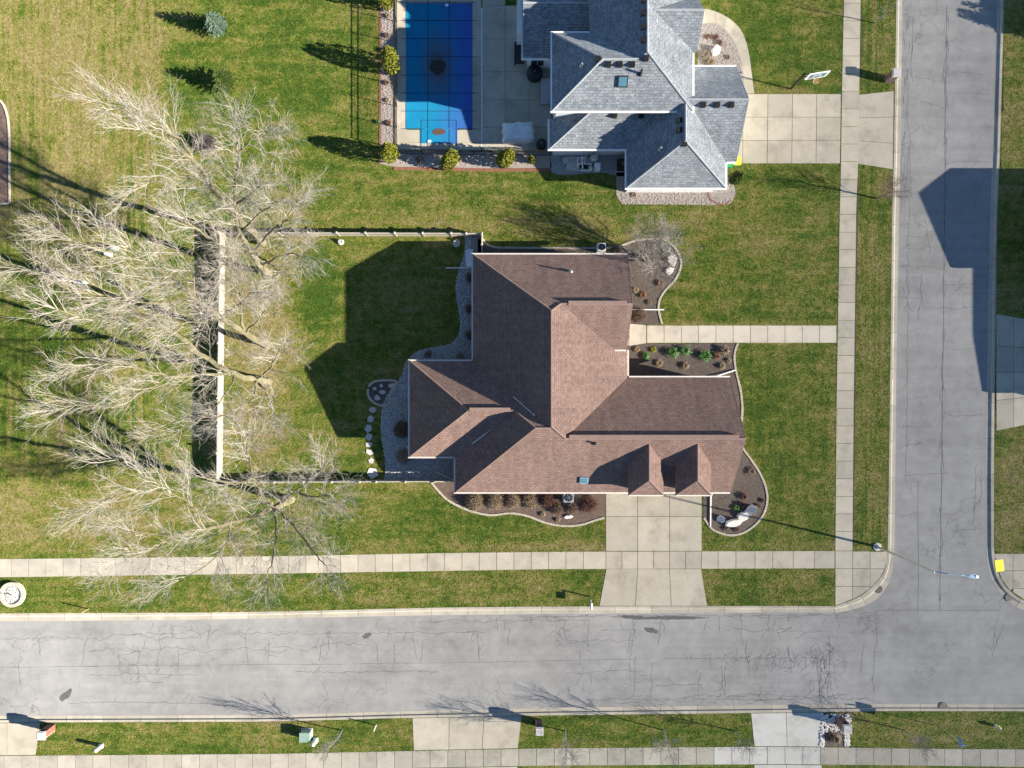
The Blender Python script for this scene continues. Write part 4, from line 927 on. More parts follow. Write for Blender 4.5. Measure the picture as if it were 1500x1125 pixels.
# ------------------------------------------------------------------ bare trees
def perp(d):
    u = d.cross(Vector((.2, .9, .35))); u.normalize(); return u
def rot_about(d, ang, az):
    u = perp(d); w = d.cross(u); return (d*math.cos(ang)+(u*math.cos(az)+w*math.sin(az))*math.sin(ang)).normalized()
def branch_pts(p, d, L, n, wob, up):
    pts = [p.copy()]
    for i in range(n):
        d = (d+Vector((random.gauss(0, wob), random.gauss(0, wob), random.gauss(0, wob)+up))).normalized(); p = p+d*(L/n); pts.append(p.copy())
    return pts
def twigs(mb, pts, r0, r1, spec, lvl, start=.15):
    """children along a limb; spec[lvl] = (count per metre, length, spread, radius, points)"""
    if lvl >= len(spec): return
    cpm, ln, spread, rad, npt = spec[lvl]
    tot = sum((b-a).length for a, b in zip(pts[:-1], pts[1:])); n = max(2, int(tot*cpm+random.random()))
    for k in range(n):
        t = start+(1-start)*(k+random.random())/n; f = t*(len(pts)-1); i = min(int(f), len(pts)-2); p = pts[i].lerp(pts[i+1], f-i); d = (pts[i+1]-pts[i]).normalized()
        dd = rot_about(d, math.radians(random.gauss(spread, 9)), random.random()*6.283); dd.z = dd.z*.8+.12; dd.normalize()
        L = ln*random.uniform(.55, 1.25)*(1.15-.55*t); rr = rad*random.uniform(.8, 1.2)
        q = branch_pts(p, dd, L, npt, .13, .05); mb.tube(q, [lerp(rr, rr*.45, j/npt) for j in range(npt+1)], 3 if lvl else 4, False)
        twigs(mb, q, rr, rr*.4, spec, lvl+1, .12)
def big_tree(label, base, limbs, spec, trunk_to=None):
    """limbs: polylines of (px, py, height, radius), the first one starting at the ground"""
    b = G(base[0], base[1]); root = thing('bare_tree', label, 'tree', b, 'tall bare trees along the back fence')
    tr = MB(); cr_ = MB()
    for L in limbs:
        P = [G(x, y, z) for x, y, z, r in L]; R = [r for *_, r in L]
        Q = smooth_line(P, 5); RR = np.interp(np.linspace(0, len(P)-1, len(Q)), range(len(P)), R)
        Q = [q+Vector((random.gauss(0, 1), random.gauss(0, 1), random.gauss(0, 1)))*(.05 if 0 < i < len(Q)-1 else 0) for i, q in enumerate(Q)]
        tr.tube(Q, list(RR*.78), 9)
        k0 = next((i for i, q in enumerate(Q) if q.z > 4.5), 0); twigs(cr_, Q[k0:], 0, 0, spec, 0, .1)
        tipd = (Q[-1]-Q[-2]).normalized()
        for k in range(3):
            q = branch_pts(Q[-1], rot_about(tipd, random.uniform(.1, .5), random.random()*6.28), 2.4, 4, .1, .03); cr_.tube(q, [R[-1]*.5, R[-1]*.4, .014, .01, .007], 4, False); twigs(cr_, q, 0, 0, spec, 1, .1)
    tr.build('trunk', 'bark', root, True); cr_.build('crown', 'twig', root)
    return root
SPEC = [(1.8, 3.4, 42, .024, 5), (2.9, 1.6, 38, .0125, 4), (4.6, .85, 36, .0075, 3)]
big_tree('bare tree whose trunk stands at the corner of the cream fences', (386, 357),
    [[(386, 357, 0, .42), (366, 336, 4, .34), (344, 314, 7, .28), (318, 285, 10, .22), (292, 245, 13, .17), (255, 215, 15.5, .11), (205, 190, 17.5, .06)],
     [(318, 285, 10, .17), (290, 262, 12, .13), (245, 263, 14, .09), (200, 272, 15.5, .05)],
     [(292, 245, 13, .12), (262, 205, 15.5, .09), (215, 175, 17.5, .06), (165, 155, 19, .04)],
     [(344, 314, 7, .18), (345, 270, 10, .14), (350, 225, 12.5, .10), (343, 180, 15, .06)],
     [(350, 225, 12.5, .08), (372, 200, 14, .06), (392, 195, 15, .04)]], SPEC)
big_tree('bare tree with a fan of pale twigs over the fence and grey lawn', (395, 402),
    [[(395, 402, 0, .38), (383, 390, 3, .32), (368, 370, 6, .26), (352, 340, 9, .2), (345, 305, 11.5, .13), (372, 280, 13, .08)],
     [(368, 370, 6, .16), (392, 345, 8.5, .12), (415, 325, 10.5, .08), (432, 300, 12, .05)],
     [(368, 370, 6, .15), (335, 365, 9, .11), (300, 345, 12, .08), (268, 320, 14.5, .05)],
     [(383, 390, 3, .14), (405, 378, 6, .1), (425, 372, 8, .07), (440, 375, 9, .04)],
     [(368, 370, 6, .12), (395, 385, 8.5, .08), (410, 400, 10, .05)], [(352, 340, 9, .11), (375, 318, 11, .08), (405, 295, 13, .05)], [(352, 340, 9, .1), (325, 385, 11.5, .07), (318, 420, 13, .04)]], SPEC)
big_tree('bare tree with a long straight mossy trunk leaning over the fence', (393, 508),
    [[(393, 508, 0, .36), (358, 487, 3.5, .31), (322, 464, 7, .27), (285, 436, 10, .22), (258, 412, 12.5, .17), (222, 388, 14.5, .12), (188, 362, 16.5, .06)],
     [(358, 487, 3.5, .16), (352, 460, 6, .11), (350, 420, 8.5, .07), (345, 385, 10.5, .04)],
     [(285, 436, 10, .13), (245, 445, 12.5, .1), (195, 440, 15, .07), (130, 415, 17.5, .045)],
     [(258, 412, 12.5, .1), (225, 410, 14.5, .08), (165, 372, 17, .05), (105, 352, 18.5, .03)],
     [(322, 464, 7, .12), (300, 470, 10, .08), (262, 475, 13, .05)], [(358, 487, 3.5, .12), (378, 470, 6, .08), (392, 448, 8, .05)], [(322, 464, 7, .1), (352, 445, 9.5, .07), (368, 428, 11, .04)], [(285, 436, 10, .1), (282, 400, 12, .07), (262, 368, 14, .04)]], SPEC)
big_tree('bare tree with low limbs sweeping from the fence towards the open field', (396, 560),
    [[(396, 560, 0, .38), (375, 556, 3, .32), (345, 548, 6, .27), (300, 522, 9, .22), (255, 488, 11.5, .17), (205, 462, 13.5, .13), (140, 468, 15.5, .08), (80, 452, 17.5, .05)],
     [(205, 462, 13.5, .09), (160, 435, 15.5, .07), (105, 425, 17, .05), (45, 395, 18.5, .03)],
     [(345, 548, 6, .16), (300, 548, 9, .13), (245, 552, 12, .1), (190, 538, 14, .07), (120, 535, 16, .04)],
     [(245, 552, 12, .08), (205, 575, 14, .065), (160, 590, 15.5, .05), (105, 595, 17, .03)],
     [(375, 556, 3, .13), (372, 580, 6, .1), (352, 602, 8.5, .07), (320, 610, 10.5, .05)],
     [(375, 556, 3, .13), (395, 540, 6, .09), (405, 520, 8, .06), (412, 505, 9.5, .04)],
     [(375, 556, 3, .12), (395, 585, 6, .08), (400, 612, 8.5, .05)], [(345, 548, 6, .12), (325, 585, 9, .08), (290, 618, 11.5, .05), (255, 632, 13, .03)]], SPEC)
big_tree('bare tree with spreading mossy limbs above the sidewalk', (428, 731),
    [[(428, 731, 0, .42), (415, 738, 2.5, .36), (402, 744, 5, .3), (375, 755, 7.5, .22), (340, 764, 9.5, .18), (300, 775, 11.5, .14), (250, 785, 13.5, .1), (190, 778, 15.5, .06)],
     [(402, 744, 5, .24), (385, 725, 7.5, .19), (372, 702, 9.5, .14), (345, 708, 11.5, .1), (300, 700, 13.5, .06)],
     [(372, 702, 9.5, .12), (365, 670, 11.5, .09), (360, 640, 13, .05)],
     [(300, 775, 11.5, .1), (280, 740, 13.5, .085), (250, 725, 15, .065), (190, 722, 16.5, .045), (140, 738, 17.5, .03)],
     [(250, 725, 15, .06), (215, 698, 16.5, .045), (165, 672, 17.5, .03)],
     [(402, 744, 5, .16), (430, 720, 7.5, .12), (450, 705, 9.5, .09), (470, 685, 11, .05)],
     [(430, 720, 7.5, .1), (462, 728, 9, .075), (490, 722, 10.5, .05)],
     [(402, 744, 5, .15), (405, 775, 7.5, .11), (402, 805, 9.5, .08), (392, 840, 11.5, .05)],
     [(402, 744, 5, .14), (430, 770, 7.5, .1), (452, 800, 9.5, .07), (478, 830, 11, .04)],
     [(340, 764, 9.5, .1), (330, 800, 11.5, .075), (300, 830, 13.5, .055), (262, 850, 15, .035)],
     [(250, 785, 13.5, .07), (225, 805, 15, .05), (180, 815, 16.5, .03)]], SPEC)

def small_tree(label, base, h, spread, mat, n=9, multi=1, group='young bare trees', spec=None, name='bare_tree', lean=0.0, tr_r=.055, trunk_h=.35, barkmat='twig_grey', seed=0):
    random.seed(seed+int(base[0])); b = G(base[0], base[1]); root = thing(name, label, 'tree', b, group); tr = MB(); cr_ = MB()
    for mth in range(multi):
        a = random.random()*6.28; d = Vector((math.cos(a)*(.55 if multi > 1 else lean), math.sin(a)*(.55 if multi > 1 else lean), 1)).normalized()
        q = branch_pts(b-Vector((0, 0, .1)), d, h*(.9 if multi == 1 else .75), 7, .05, .05); tr.tube(q, [lerp(tr_r, .018, i/7) for i in range(8)], 7)
        for k in range(n):
            t = lerp(trunk_h, .97, (k+random.random())/n); f = t*7; i = min(int(f), 6); p = q[i].lerp(q[i+1], f-i); dd = rot_about((q[i+1]-q[i]).normalized(), math.radians(random.gauss(48, 9)), random.random()*6.28)
            L = spread*random.uniform(.75, 1.2)*(1.25-.7*t); z = branch_pts(p, dd, L, 5, .1, .10); cr_.tube(z, [.016, .013, .011, .009, .008, .006], 4, False)
            twigs(cr_, z, 0, 0, spec or [(4.6, .8, 36, .0085, 3), (5.0, .4, 34, .006, 2)], 0, .15)
    tr.build('trunk', barkmat, root, True); cr_.build('crown', mat, root); return root
for i, (bx_, by_, h_, s_, lb) in enumerate(((501, 1070, 4.6, 1.8, 'young bare tree between the green utility box and the wide driveway'), (828, 1071, 4.8, 2.0, 'young bare tree beside the grey brick mailbox pillar'),
        (972, 1069.5, 5.2, 2.1, 'tallest young bare tree in the middle of its grass strip'), (1077, 1070.5, 3.8, 1.0, 'slight young bare tree beside the palest new driveway'), (1325, 1070, 3.8, 1.5, 'young bare tree near the blue street sign'))):
    small_tree(lb, (bx_, by_), h_, s_, 'twig_grey', 18, 1, 'young bare trees along the south parkway', seed=i)
small_tree('thin bare sapling on parkway north of the maroon brick pillar', (1281.5, 34), 3.8, .7, 'twig_grey', 7, seed=11)
small_tree('brown twiggy round tree on parkway south of the neighbour driveway', (1284, 291), 4.2, 1.9, 'twig_brown', 26, 1, tr_r=.09, barkmat='twig_brown', trunk_h=.25, seed=12)
small_tree('multi stemmed bare tree in the rounded mulch bed with white boulders', (946, 381), 6.2, 2.7, 'twig', 15, 9, tr_r=.055, seed=13, trunk_h=.3)
random.seed(99)

# ------------------------------------------------------------------ shrubs and plants
def leaves(mb, pts_fn, n, size, flat=.0):
    for _ in range(n):
        p, nrm = pts_fn(); s = size*random.uniform(.6, 1.35); d = (nrm+Vector((random.gauss(0, .5), random.gauss(0, .5), random.gauss(0, .5)))).normalized(); u = perp(d); w = d.cross(u); a = random.random()*6.28
        e1 = u*math.cos(a)+w*math.sin(a); e2 = d*.8+w*math.cos(a)*.4-u*math.sin(a)*.4
        mb.add([tuple(p-e1*s*.45), tuple(p+e1*s*.45), tuple(p+e2*s)], [(0, 1, 2)])
def arborvitae(label, px, py, h, r, n=2600, mats=('leaf_arbor', 'leaf_arbor_dark'), lobes=3, group='olive green arborvitae round the pool'):
    b = G(px, py); root = thing('arborvitae', label, 'shrub', b, group)
    MB().tube([b-Vector((0, 0, .1)), b+Vector((0, 0, h*.7))], [.08, .03], 6).build('trunk', 'bark', root)
    L = [(Vector((random.uniform(-.32, .32)*r, random.uniform(-.45, .45)*r, 0)), random.uniform(.62, .8)*r, random.uniform(.82, 1.0)*h) for _ in range(lobes)]
    for k, mt in enumerate(mats):
        m = MB()
        def f():
            o, rr, hh = random.choice(L); t = random.random()**.85; z = t*hh; prof = (math.sin(min(1, t*1.25+.18)*math.pi*.5))*(1-t**2.6)**.75
            a = random.random()*6.28; q = rr*prof*random.uniform(.8, 1.04)*(1+.08*math.sin(5*a+7*t)); return b+o*(1-t*.4)+Vector((q*math.cos(a), q*math.sin(a), z)), Vector((math.cos(a)*.8, math.sin(a)*.8, .75))
        leaves(m, f, n//len(mats), .15); m.build('foliage', mt, root)
    return root
arborvitae('rounded arborvitae between pool deck and lawn, midway along the gravel strip', 575, 101, 3.6, 1.12)
arborvitae('rounded arborvitae on the corner of the pool gravel strip', 577, 236, 3.5, 1.12)
arborvitae('rounded arborvitae below the pool steps', 660, 240, 2.9, 1.05)
arborvitae('rounded arborvitae below the pale covered furniture', 742, 240, 2.9, 1.05)
arborvitae('smallest young arborvitae beside the pool pump yard', 778, 237, 1.1, .36, 700, lobes=2)
arborvitae('rounded arborvitae at far end of the pool gravel strip, cut by the frame', 573, 10, 3.6, 1.12)
arborvitae('dark clipped arborvitae beside the bins at the grey house corner', 1075, 262, 1.9, .75, 2000, ('leaf_dark', 'leaf_arbor_dark'), 3, None)
def spruce(label, px, py, h, r, mat='leaf_spruce', group=None, n=1):
    b = G(px, py); root = thing('spruce', label, 'tree', b, group); MB().tube([b-Vector((0, 0, .1)), b+Vector((0, 0, h*.97))], [.07*h/2.5, .012], 6).build('trunk', 'bark', root)
    m = MB(); tiers = int(h*6*n)
    for k in range(tiers):
        t = (k+.5)/tiers; z = .12*h+t*h*.86; R = r*(1-t)**.8*random.uniform(.8, 1.1)+.05; nb = max(5, int(11*(1-t)+4)); a0 = random.random()*6
        for i in range(nb):
            a = a0+6.283*i/nb+random.gauss(0, .12); d = Vector((math.cos(a), math.sin(a), .18)); L = R*random.uniform(.75, 1.12); p0 = b+Vector((0, 0, z))
            for j in range(9):
                f = .2+.8*j/9; p = p0+d*L*f; w = .18*L*(1.15-f)+.05
                for sgn in (-1, 1):
                    e = Vector((-math.sin(a)*sgn, math.cos(a)*sgn, .1)); m.add([tuple(p-d*.05), tuple(p+d*.09), tuple(p+e*w+d*.13+Vector((0, 0, random.uniform(-.03, .06))))], [(0, 1, 2)])
    m.build('foliage', mat, root); return root
spruce('blue green young spruce alone on the open lawn', 322, 43, 2.5, 1.15)
spruce('olive green young spruce behind the pale tree twigs', 331, 124, 2.3, 1.25, 'leaf_olive')
for k, (x_, y_) in enumerate(((49.6, 31.2), (49.5, 30.5), (49.8, 30.0))): spruce(['dark spruce across the side street nearest the grey roofed corner', 'middle dark spruce of the three across the side street', 'tallest dark spruce across the side street'][k], 750+x_/S, 562.5-y_/S, 4.2+k*.12, 1.2, 'leaf_dark', 'spruces across the side street')
def bush(name, label, px, py, r, h, mat, n=150, group=None, cat='shrub', dome=True, leafmat=None, nleaf=0):
    """twiggy bush: many thin stems fanning from the root, with twig tips"""
    b = G(px, py, LZ+.015); root = thing(name, label, cat, b, group); m = MB()
    for k in range(n):
        a = random.random()*6.283; e = math.acos(random.uniform(.05 if dome else .45, 1)); rr = r*random.uniform(.82, 1.06); tip = b+Vector((rr*math.sin(e)*math.cos(a), rr*math.sin(e)*math.sin(a), h*math.cos(e)*random.uniform(.8, 1.05)+.03)); st = b+Vector((random.gauss(0, .08)*r, random.gauss(0, .08)*r, 0))
        mid = st.lerp(tip, .5)+Vector((random.gauss(0, .06), random.gauss(0, .06), .08*h)); m.tube([st, mid, tip], [.012, .009, .006], 3, False)
        for j in range(4):
            q = mid.lerp(tip, random.uniform(.2, 1)); e2 = q+Vector((random.gauss(0, .13), random.gauss(0, .13), random.gauss(.03, .09))); m.tube([q, e2], [.008, .005], 3, False)
    m.build('stems', mat, root)
    if nleaf:
        m = MB()
        def f():
            a = random.random()*6.283; e = math.acos(random.uniform(.05, 1)); q = random.uniform(.55, 1.02); return b+Vector((q*r*math.sin(e)*math.cos(a), q*r*math.sin(e)*math.sin(a), q*h*math.cos(e)+.03)), Vector((math.cos(a), math.sin(a), 1))
        leaves(m, f, nleaf, .10); m.build('foliage', leafmat, root)
    return root
PX = S*.99
gD = 'rounded brown bushes in the south bed'
for k, (x_, y_, r_) in enumerate(((697, 733, 14), (725, 732, 14.5), (752, 733, 13), (777, 732, 13.5))): bush('dormant_bush', ['tan clipped bush at the fence end of the south bed row', 'tan clipped bush second from the fence in the south bed', 'tan clipped bush third from the fence in the south bed', 'tan clipped bush touching the reddish brown bush'][k], x_, y_, r_*PX*random.uniform(.92, 1.08), random.uniform(.6, .85), 'twig_tan', 420, gD, leafmat='leaf_tan', nleaf=300)
bush('dormant_bush', 'dense reddish brown bush next to the air conditioner', 803, 731, 12*PX, .8, 'twig_red', 320, gD, leafmat='leaf_rust', nleaf=160)
bush('dormant_bush', 'dark brown low bush below the air conditioner', 817, 744, 10*PX, .55, 'twig_brown', 220, gD)
bush('dormant_bush', 'dark tangled bush between air conditioner and white rock', 838, 743, 10*PX, .6, 'twig_brown', 220, gD)
bush('dormant_bush', 'loose rusty brown bush beside the front driveway', 862, 738, 14*PX, .7, 'twig_red', 260, gD)
def clump(label, px, py, r, h, mat, n=90, group='perennials in the mulch beds', name='perennial_clump', wide=.05):
    """arching strap leaves"""
    b = G(px, py, LZ+.015); m = MB()
    for k in range(n):
        a = random.random()*6.283; L = r*random.uniform(.6, 1.1); w = wide*random.uniform(.6, 1.2); d = Vector((math.cos(a), math.sin(a), 0)); s_ = Vector((-math.sin(a), math.cos(a), 0))*w/2; z1 = h*random.uniform(.5, 1)
        o = b+Vector((random.gauss(0, .12)*r, random.gauss(0, .12)*r, -.01)); p1 = o+d*L*.5+Vector((0, 0, z1)); p2 = o+d*L+Vector((0, 0, z1*random.uniform(.2, .8)))
        m.add([tuple(o-s_), tuple(o+s_), tuple(p1+s_), tuple(p1-s_), tuple(p2)], [(0, 1, 2, 3), (3, 2, 4)])
    o = m.build(name, mat, loc=b); tag(o, label, 'plant', group); return o
for a in ((945, 521, 6, .3, 'leaf_green', 'smallest green perennial under the courtyard eave'), (984, 516, 10, .5, 'leaf_green', 'green spiky perennial beside the front walk, nearest the porch'), (1003, 513, 9, .45, 'leaf_green', 'green spiky perennial touching the front walk edge'), (1032, 521, 10, .5, 'leaf_green', 'green spiky perennial next to the rust coloured one'),
          (933, 512, 4.5, .2, 'leaf_tan', 'small tan withered clump by the porch corner'), (957, 512, 4.5, .2, 'leaf_arbor', 'small yellowish clump beside the front walk'), (965, 532, 6, .25, 'leaf_tan', 'tan withered clump in the courtyard bed shade line'), (1003, 536, 6, .3, 'leaf_tan', 'tan withered clump below the green perennials'),
          (1049, 521, 7, .35, 'leaf_rust', 'rust coloured withered clump in the courtyard bed'), (1060, 513, 8, .5, 'leaf_tan', 'tall tan ornamental grass clump near the bed edging'), (1057, 536, 5.5, .3, 'leaf_tan', 'tan withered clump beside the downspout pipe'), (1067, 528, 4, .2, 'leaf_tan', 'small tan clump against the courtyard edging'),
          (967, 415, 6, .25, 'leaf_rust', 'rust coloured clump below the white boulders'), (941, 432, 6, .25, 'leaf_rust', 'orange brown clump near the east gable wall'), (931, 425, 5, .2, 'leaf_tan', 'tan clump against the east gable wall'), (951, 443, 4, .2, 'twig_brown', 'dark withered clump near the white pipe'),
          (1089, 727, 6, .35, 'twig_red', 'dark red clump among the garage side bed'), (1087, 739, 5.5, .3, 'twig_red', 'dark red clump beside the green one'), (1111, 741, 4, .2, 'twig_red', 'small red clump right of the tallest white boulder'), (1117, 733, 3.5, .2, 'twig_red', 'small red clump against the curved edging'), (1063, 773, 4.5, .2, 'twig_red', 'red clump below the white boulders'), (1079, 775, 4.5, .2, 'twig_red', 'red clump at the tip of the garage side bed'),
          (1079, 743, 5.5, .25, 'leaf_green', 'green clump behind the white boulders'), (795, 753, 4, .2, 'leaf_tan', 'small tan tuft at the south bed edging'), (817, 761, 4, .2, 'leaf_tan', 'small tan tuft left of the white rock'), (1100, 690, 7, .25, 'twig_brown', 'dark twiggy clump in the garage side bed'),
          (627, 519, 6, .3, 'twig_brown', 'dark dead clump on the gravel by the yard corner'), (673, 521, 6, .35, 'twig_tan', 'tan dead clump on the gravel in the house corner'), (568, 24, 4, .25, 'leaf_tan', 'tan tuft in the pool gravel strip'), (567, 53, 5, .25, 'twig_brown', 'brown tuft in the pool gravel strip'), (567, 122, 4.5, .25, 'leaf_tan', 'pale tuft below the midway arborvitae'), (567, 147, 4, .2, 'leaf_tan', 'small pale tuft in the pool gravel strip'), (569, 181, 5, .25, 'leaf_rust', 'orange tuft above the corner arborvitae'), (553, 179, 3.5, .2, 'leaf_green', 'green tuft on the lawn edge of the gravel strip'),
          (674, 234, 3.5, .2, 'leaf_tan', 'tiny tan tuft beside the arborvitae below the steps'), (615, 235, 6, .15, 'twig_brown', 'low dark tuft in the gravel below the pool corner'), (1036, 54, 4, .2, 'leaf_rust', 'rust tuft near the neighbour path'), (1048, 55, 5, .25, 'twig_red', 'dark red tuft beside the white landscape rock'), (1054, 63, 5, .25, 'twig_red', 'red tuft above the white landscape rock'), (1032, 82, 9, .3, 'twig_tan', 'tan grass tuft in the neighbour front bed'), (1066, 84, 4, .15, 'twig_brown', 'small brown tuft near the curved path'), (1040, 92, 8, .3, 'leaf_tan', 'broad tan tuft against the garage roof edge'), (928, 285, 5, .15, 'twig_brown', 'brown tuft on gravel below the grey house wall')):
    clump(a[5], a[0], a[1], a[2]*PX*1.15, a[3], a[4])
for x_, y_, r_, lb in ((688.5, 407, 7, 'brown bush on gravel nearest the downspout pipe'), (688.5, 453, 7, 'brown bush on gravel against the shaded west wall, middle one'), (688.5, 491, 7, 'brown bush on gravel nearest the inner house corner')): bush('dormant_bush', lb, x_, y_, r_*PX, .6, 'twig_brown', 160, 'bushes along the west wall')
bush('dormant_bush', 'large dark bush against the west wing wall', 590, 629, 14*PX, .9, 'twig_brown', 380, None, leafmat='leaf_dark', nleaf=200)
bush('dormant_bush', 'tan bush at the corner of the west wing', 592, 668, 11*PX, .8, 'twig_tan', 320, None, leafmat='leaf_tan', nleaf=160)
bush('dormant_bush', 'bare bush at the north eave beside the meter box', 903, 367, 8*PX, .7, 'twig_brown', 180)
bush('dormant_bush', 'dark bush between white pipe and front walk', 937, 462, 11*PX, .5, 'twig_brown', 240)
bush('dormant_bush', 'dark purplish leafless bush behind the pale tree limbs', 307, 212, 15*PX, 1.2, 'twig_dark', 300)

# ------------------------------------------------------------------ rocks and stepping stones
def rock(name, label, px, py, rx, ry, h, mat='white_rock', rot=0, group=None, flat=False, cat='rock', n=9, z0=LZ-.03):
    c = G(px, py); m = MB(); rings = [(1.0, 0), (1.0, .7), (.88, 1.0)] if not flat else [(1.0, 0), (1.0, .8), (.94, 1.0)]
    rad = [random.uniform(.78, 1.15) for _ in range(n)]
    for f, z in rings:
        for k in range(n):
            a = 6.283*k/n; q = rad[k]*f*(1+(0 if flat else random.uniform(-.07, .07))); x, y = rx*PX*q*math.cos(a), ry*PX*q*math.sin(a)
            m.v.append((c.x+x*math.cos(rot)-y*math.sin(rot), c.y+x*math.sin(rot)+y*math.cos(rot), z0+(h+.03)*z*(1 if flat else .85+.4*math.cos(a-1.0)*z)))
    for i in range(len(rings)-1):
        for k in range(n): a = i*n+k; b = i*n+(k+1) % n; m.f.append((a, b, b+n, a+n))
    t = (len(rings)-1)*n; m.f.append(tuple(t+k for k in range(n)))
    o = m.build(name, mat); return tag(o, label, cat, group)
gB = 'white landscape boulders'
rock('boulder', 'small square white boulder in the garage side bed', 1055, 760, 6, 5.5, .45, rot=-.5, group=gB, n=6)
rock('boulder', 'long white boulder between the small and tall ones', 1074, 765.5, 12, 7, .5, rot=.3, group=gB, n=8)
rock('boulder', 'white boulder at the foot of the tallest one', 1087, 756, 9, 7, .4, rot=.2, group=gB, n=7)
rock('boulder', 'tallest pointed white boulder by the curved edging', 1098, 747, 6.5, 11, .7, rot=-.4, group=gB, n=7)
rock('boulder', 'white boulder at the outer curve under the multi stemmed tree', 975, 364, 8, 6, .35, rot=-.6, group=gB, n=7)
rock('boulder', 'largest white boulder under the multi stemmed tree', 984, 381, 7, 10, .4, rot=.3, group=gB, n=8)
rock('boulder', 'lowest white boulder under the multi stemmed tree', 980, 397, 7, 6, .3, rot=.5, group=gB, n=6)
rock('boulder', 'flat white rock in the south bed mulch', 833, 757, 7, 3, .2, rot=.1, group=gB, n=6)
rock('boulder', 'angular white rock in the neighbour front bed', 1048, 76, 8, 7, .5, rot=.4, group=gB, n=5)
rock('boulder', 'pale round stone on the back lawn near the fence', 500, 355, 4.2, 3.6, .4, rot=0, group=gB, n=9)
rock('boulder', 'flat grey boulders corner piece by the gravel bed and fence', 669, 356, 7, 6, .15, 'bluestone', .3, None, True)
gS = 'stepping stones beside the west gravel bed'
for x_, y_, rx, ry, lb in ((546, 600, 5.5, 4.5, 'stepping stone nearest the stone ring'), (542.5, 613, 4.5, 5.5, 'upright oblong stepping stone, second from the stone ring'), (540, 627.5, 4.5, 5.5, 'stepping stone, third from the stone ring'), (541, 640, 5, 5, 'stepping stone, fourth from the stone ring'), (541, 651, 5, 3.6, 'stepping stone, fifth from the stone ring'), (541, 662.5, 5.5, 4.5, 'stepping stone, sixth from the stone ring'), (543.5, 675, 4, 4, 'smallest stepping stone, next to the big end slab'), (545, 692, 8.5, 8, 'large pale end slab of the stepping stones by the fence')):
    rock('stepping_stone', lb, x_, y_, rx*1.2, ry*1.15, .05, 'white_rock' if y_ > 680 else 'cap_stone', random.uniform(-.5, .5), gS, True, 'stone', 5)
gR = 'flat stones inside the stone ring'
for x_, y_, rx, ry, lb in ((574, 565, 6, 3.5, 'grey flat stone at the gravel side of the ring'), (560, 574, 5.5, 4, 'broad flat stone in the middle of the ring'), (553, 583, 5, 4.5, 'pale flat stone at the low end of the ring'), (549, 569, 3, 3, 'small flat stone on the mulch in the ring'), (559, 565, 2.5, 3.5, 'narrow upright flat stone in the ring')):
    rock('flat_stone', lb, x_, y_, rx, ry, .07, 'cap_stone', random.uniform(-.4, .4), gR, True, 'stone', 6, LZ-.01)
pt = struct('patio'); quad_slab([(580, 565), (588, 562.5), (606, 562), (606, 571), (592, 572)], 'bluestone', pt, LZ+.05); quad_slab([(580, 566.5), (591, 573), (606, 572.5), (606, 584), (596, 581)], 'bluestone', pt, LZ+.05)

# ------------------------------------------------------------------ street furniture and small things
def pillar(label, base, w, h, brick, cap='cap_stone', box=True, face=(0, 1)):
    b = G(*base); root = thing('mailbox_pillar', label, 'mailbox', b, 'brick mailbox pillars along the kerbs'); rows = int(h/.14)
    core = MB().box((b.x, b.y, LZ+h/2-.1), (w-.03, w-.03, h+.18)).build('core', 'edging_stone', root)
    bm = {}
    for i in range(rows):
        z = LZ+(i+.5)*h/rows; hh = h/rows-.016; k = 3; bl = w/k
        for s in range(4):
            for j in range(k):
                u = -w/2+bl*(j+.5)+(bl/2 if i % 2 else 0)
                if u > w/2: u -= w
                l = bl-.016; u0, u1 = max(u-l/2, -w/2+.004), min(u+l/2, w/2-.004)
                key = (round(u1-u0, 3), s % 2)
                if key not in bm:
                    sz = (u1-u0, .035, hh) if s % 2 == 0 else (.035, u1-u0, hh); t = MB().box((0, 0, 0), sz); me = bpy.data.meshes.new('brick'); me.from_pydata(t.v, [], t.f); me.materials.append(MATS[brick]); bm[key] = me
                uc = (u0+u1)/2; d = w/2-.012; pos = {0: (uc, -d), 1: (d, uc), 2: (uc, d), 3: (-d, uc)}[s]
                o = link(bpy.data.objects.new('brick', bm[key])); o.parent = root; o.location = (pos[0], pos[1], z-b.z)
    MB().box((b.x, b.y, LZ+h+.05), (w+.12, w+.12, .1)).box((b.x, b.y, LZ+h+.12), (w-.02, w-.02, .06)).build('cap', cap, root)
    f = Vector((face[0], face[1], 0)); c = b+f*(w/2+.06); d = MB().box((c.x, c.y, LZ+h-.32), (.32 if face[1] else .14, .14 if face[1] else .32, .26)).build('mailbox_door', 'black_metal', root)
    return root
pillar('maroon brick mailbox pillar on the side street kerb beside neighbour driveway', (1300.5, 117), .6, 1.35, 'maroon_brick', face=(1, 0))
pillar('orange red brick mailbox pillar beside the cut off driveway', (76, 1066), .62, 1.35, 'red_brick')
pillar('grey brown brick mailbox pillar beside the wide south driveway', (789, 1058.5), .6, 1.5, 'maroon_brick')
pillar('dark brick mailbox pillar standing in the cobbled planting strip', (1229, 1055.5), .66, 1.5, 'maroon_brick')
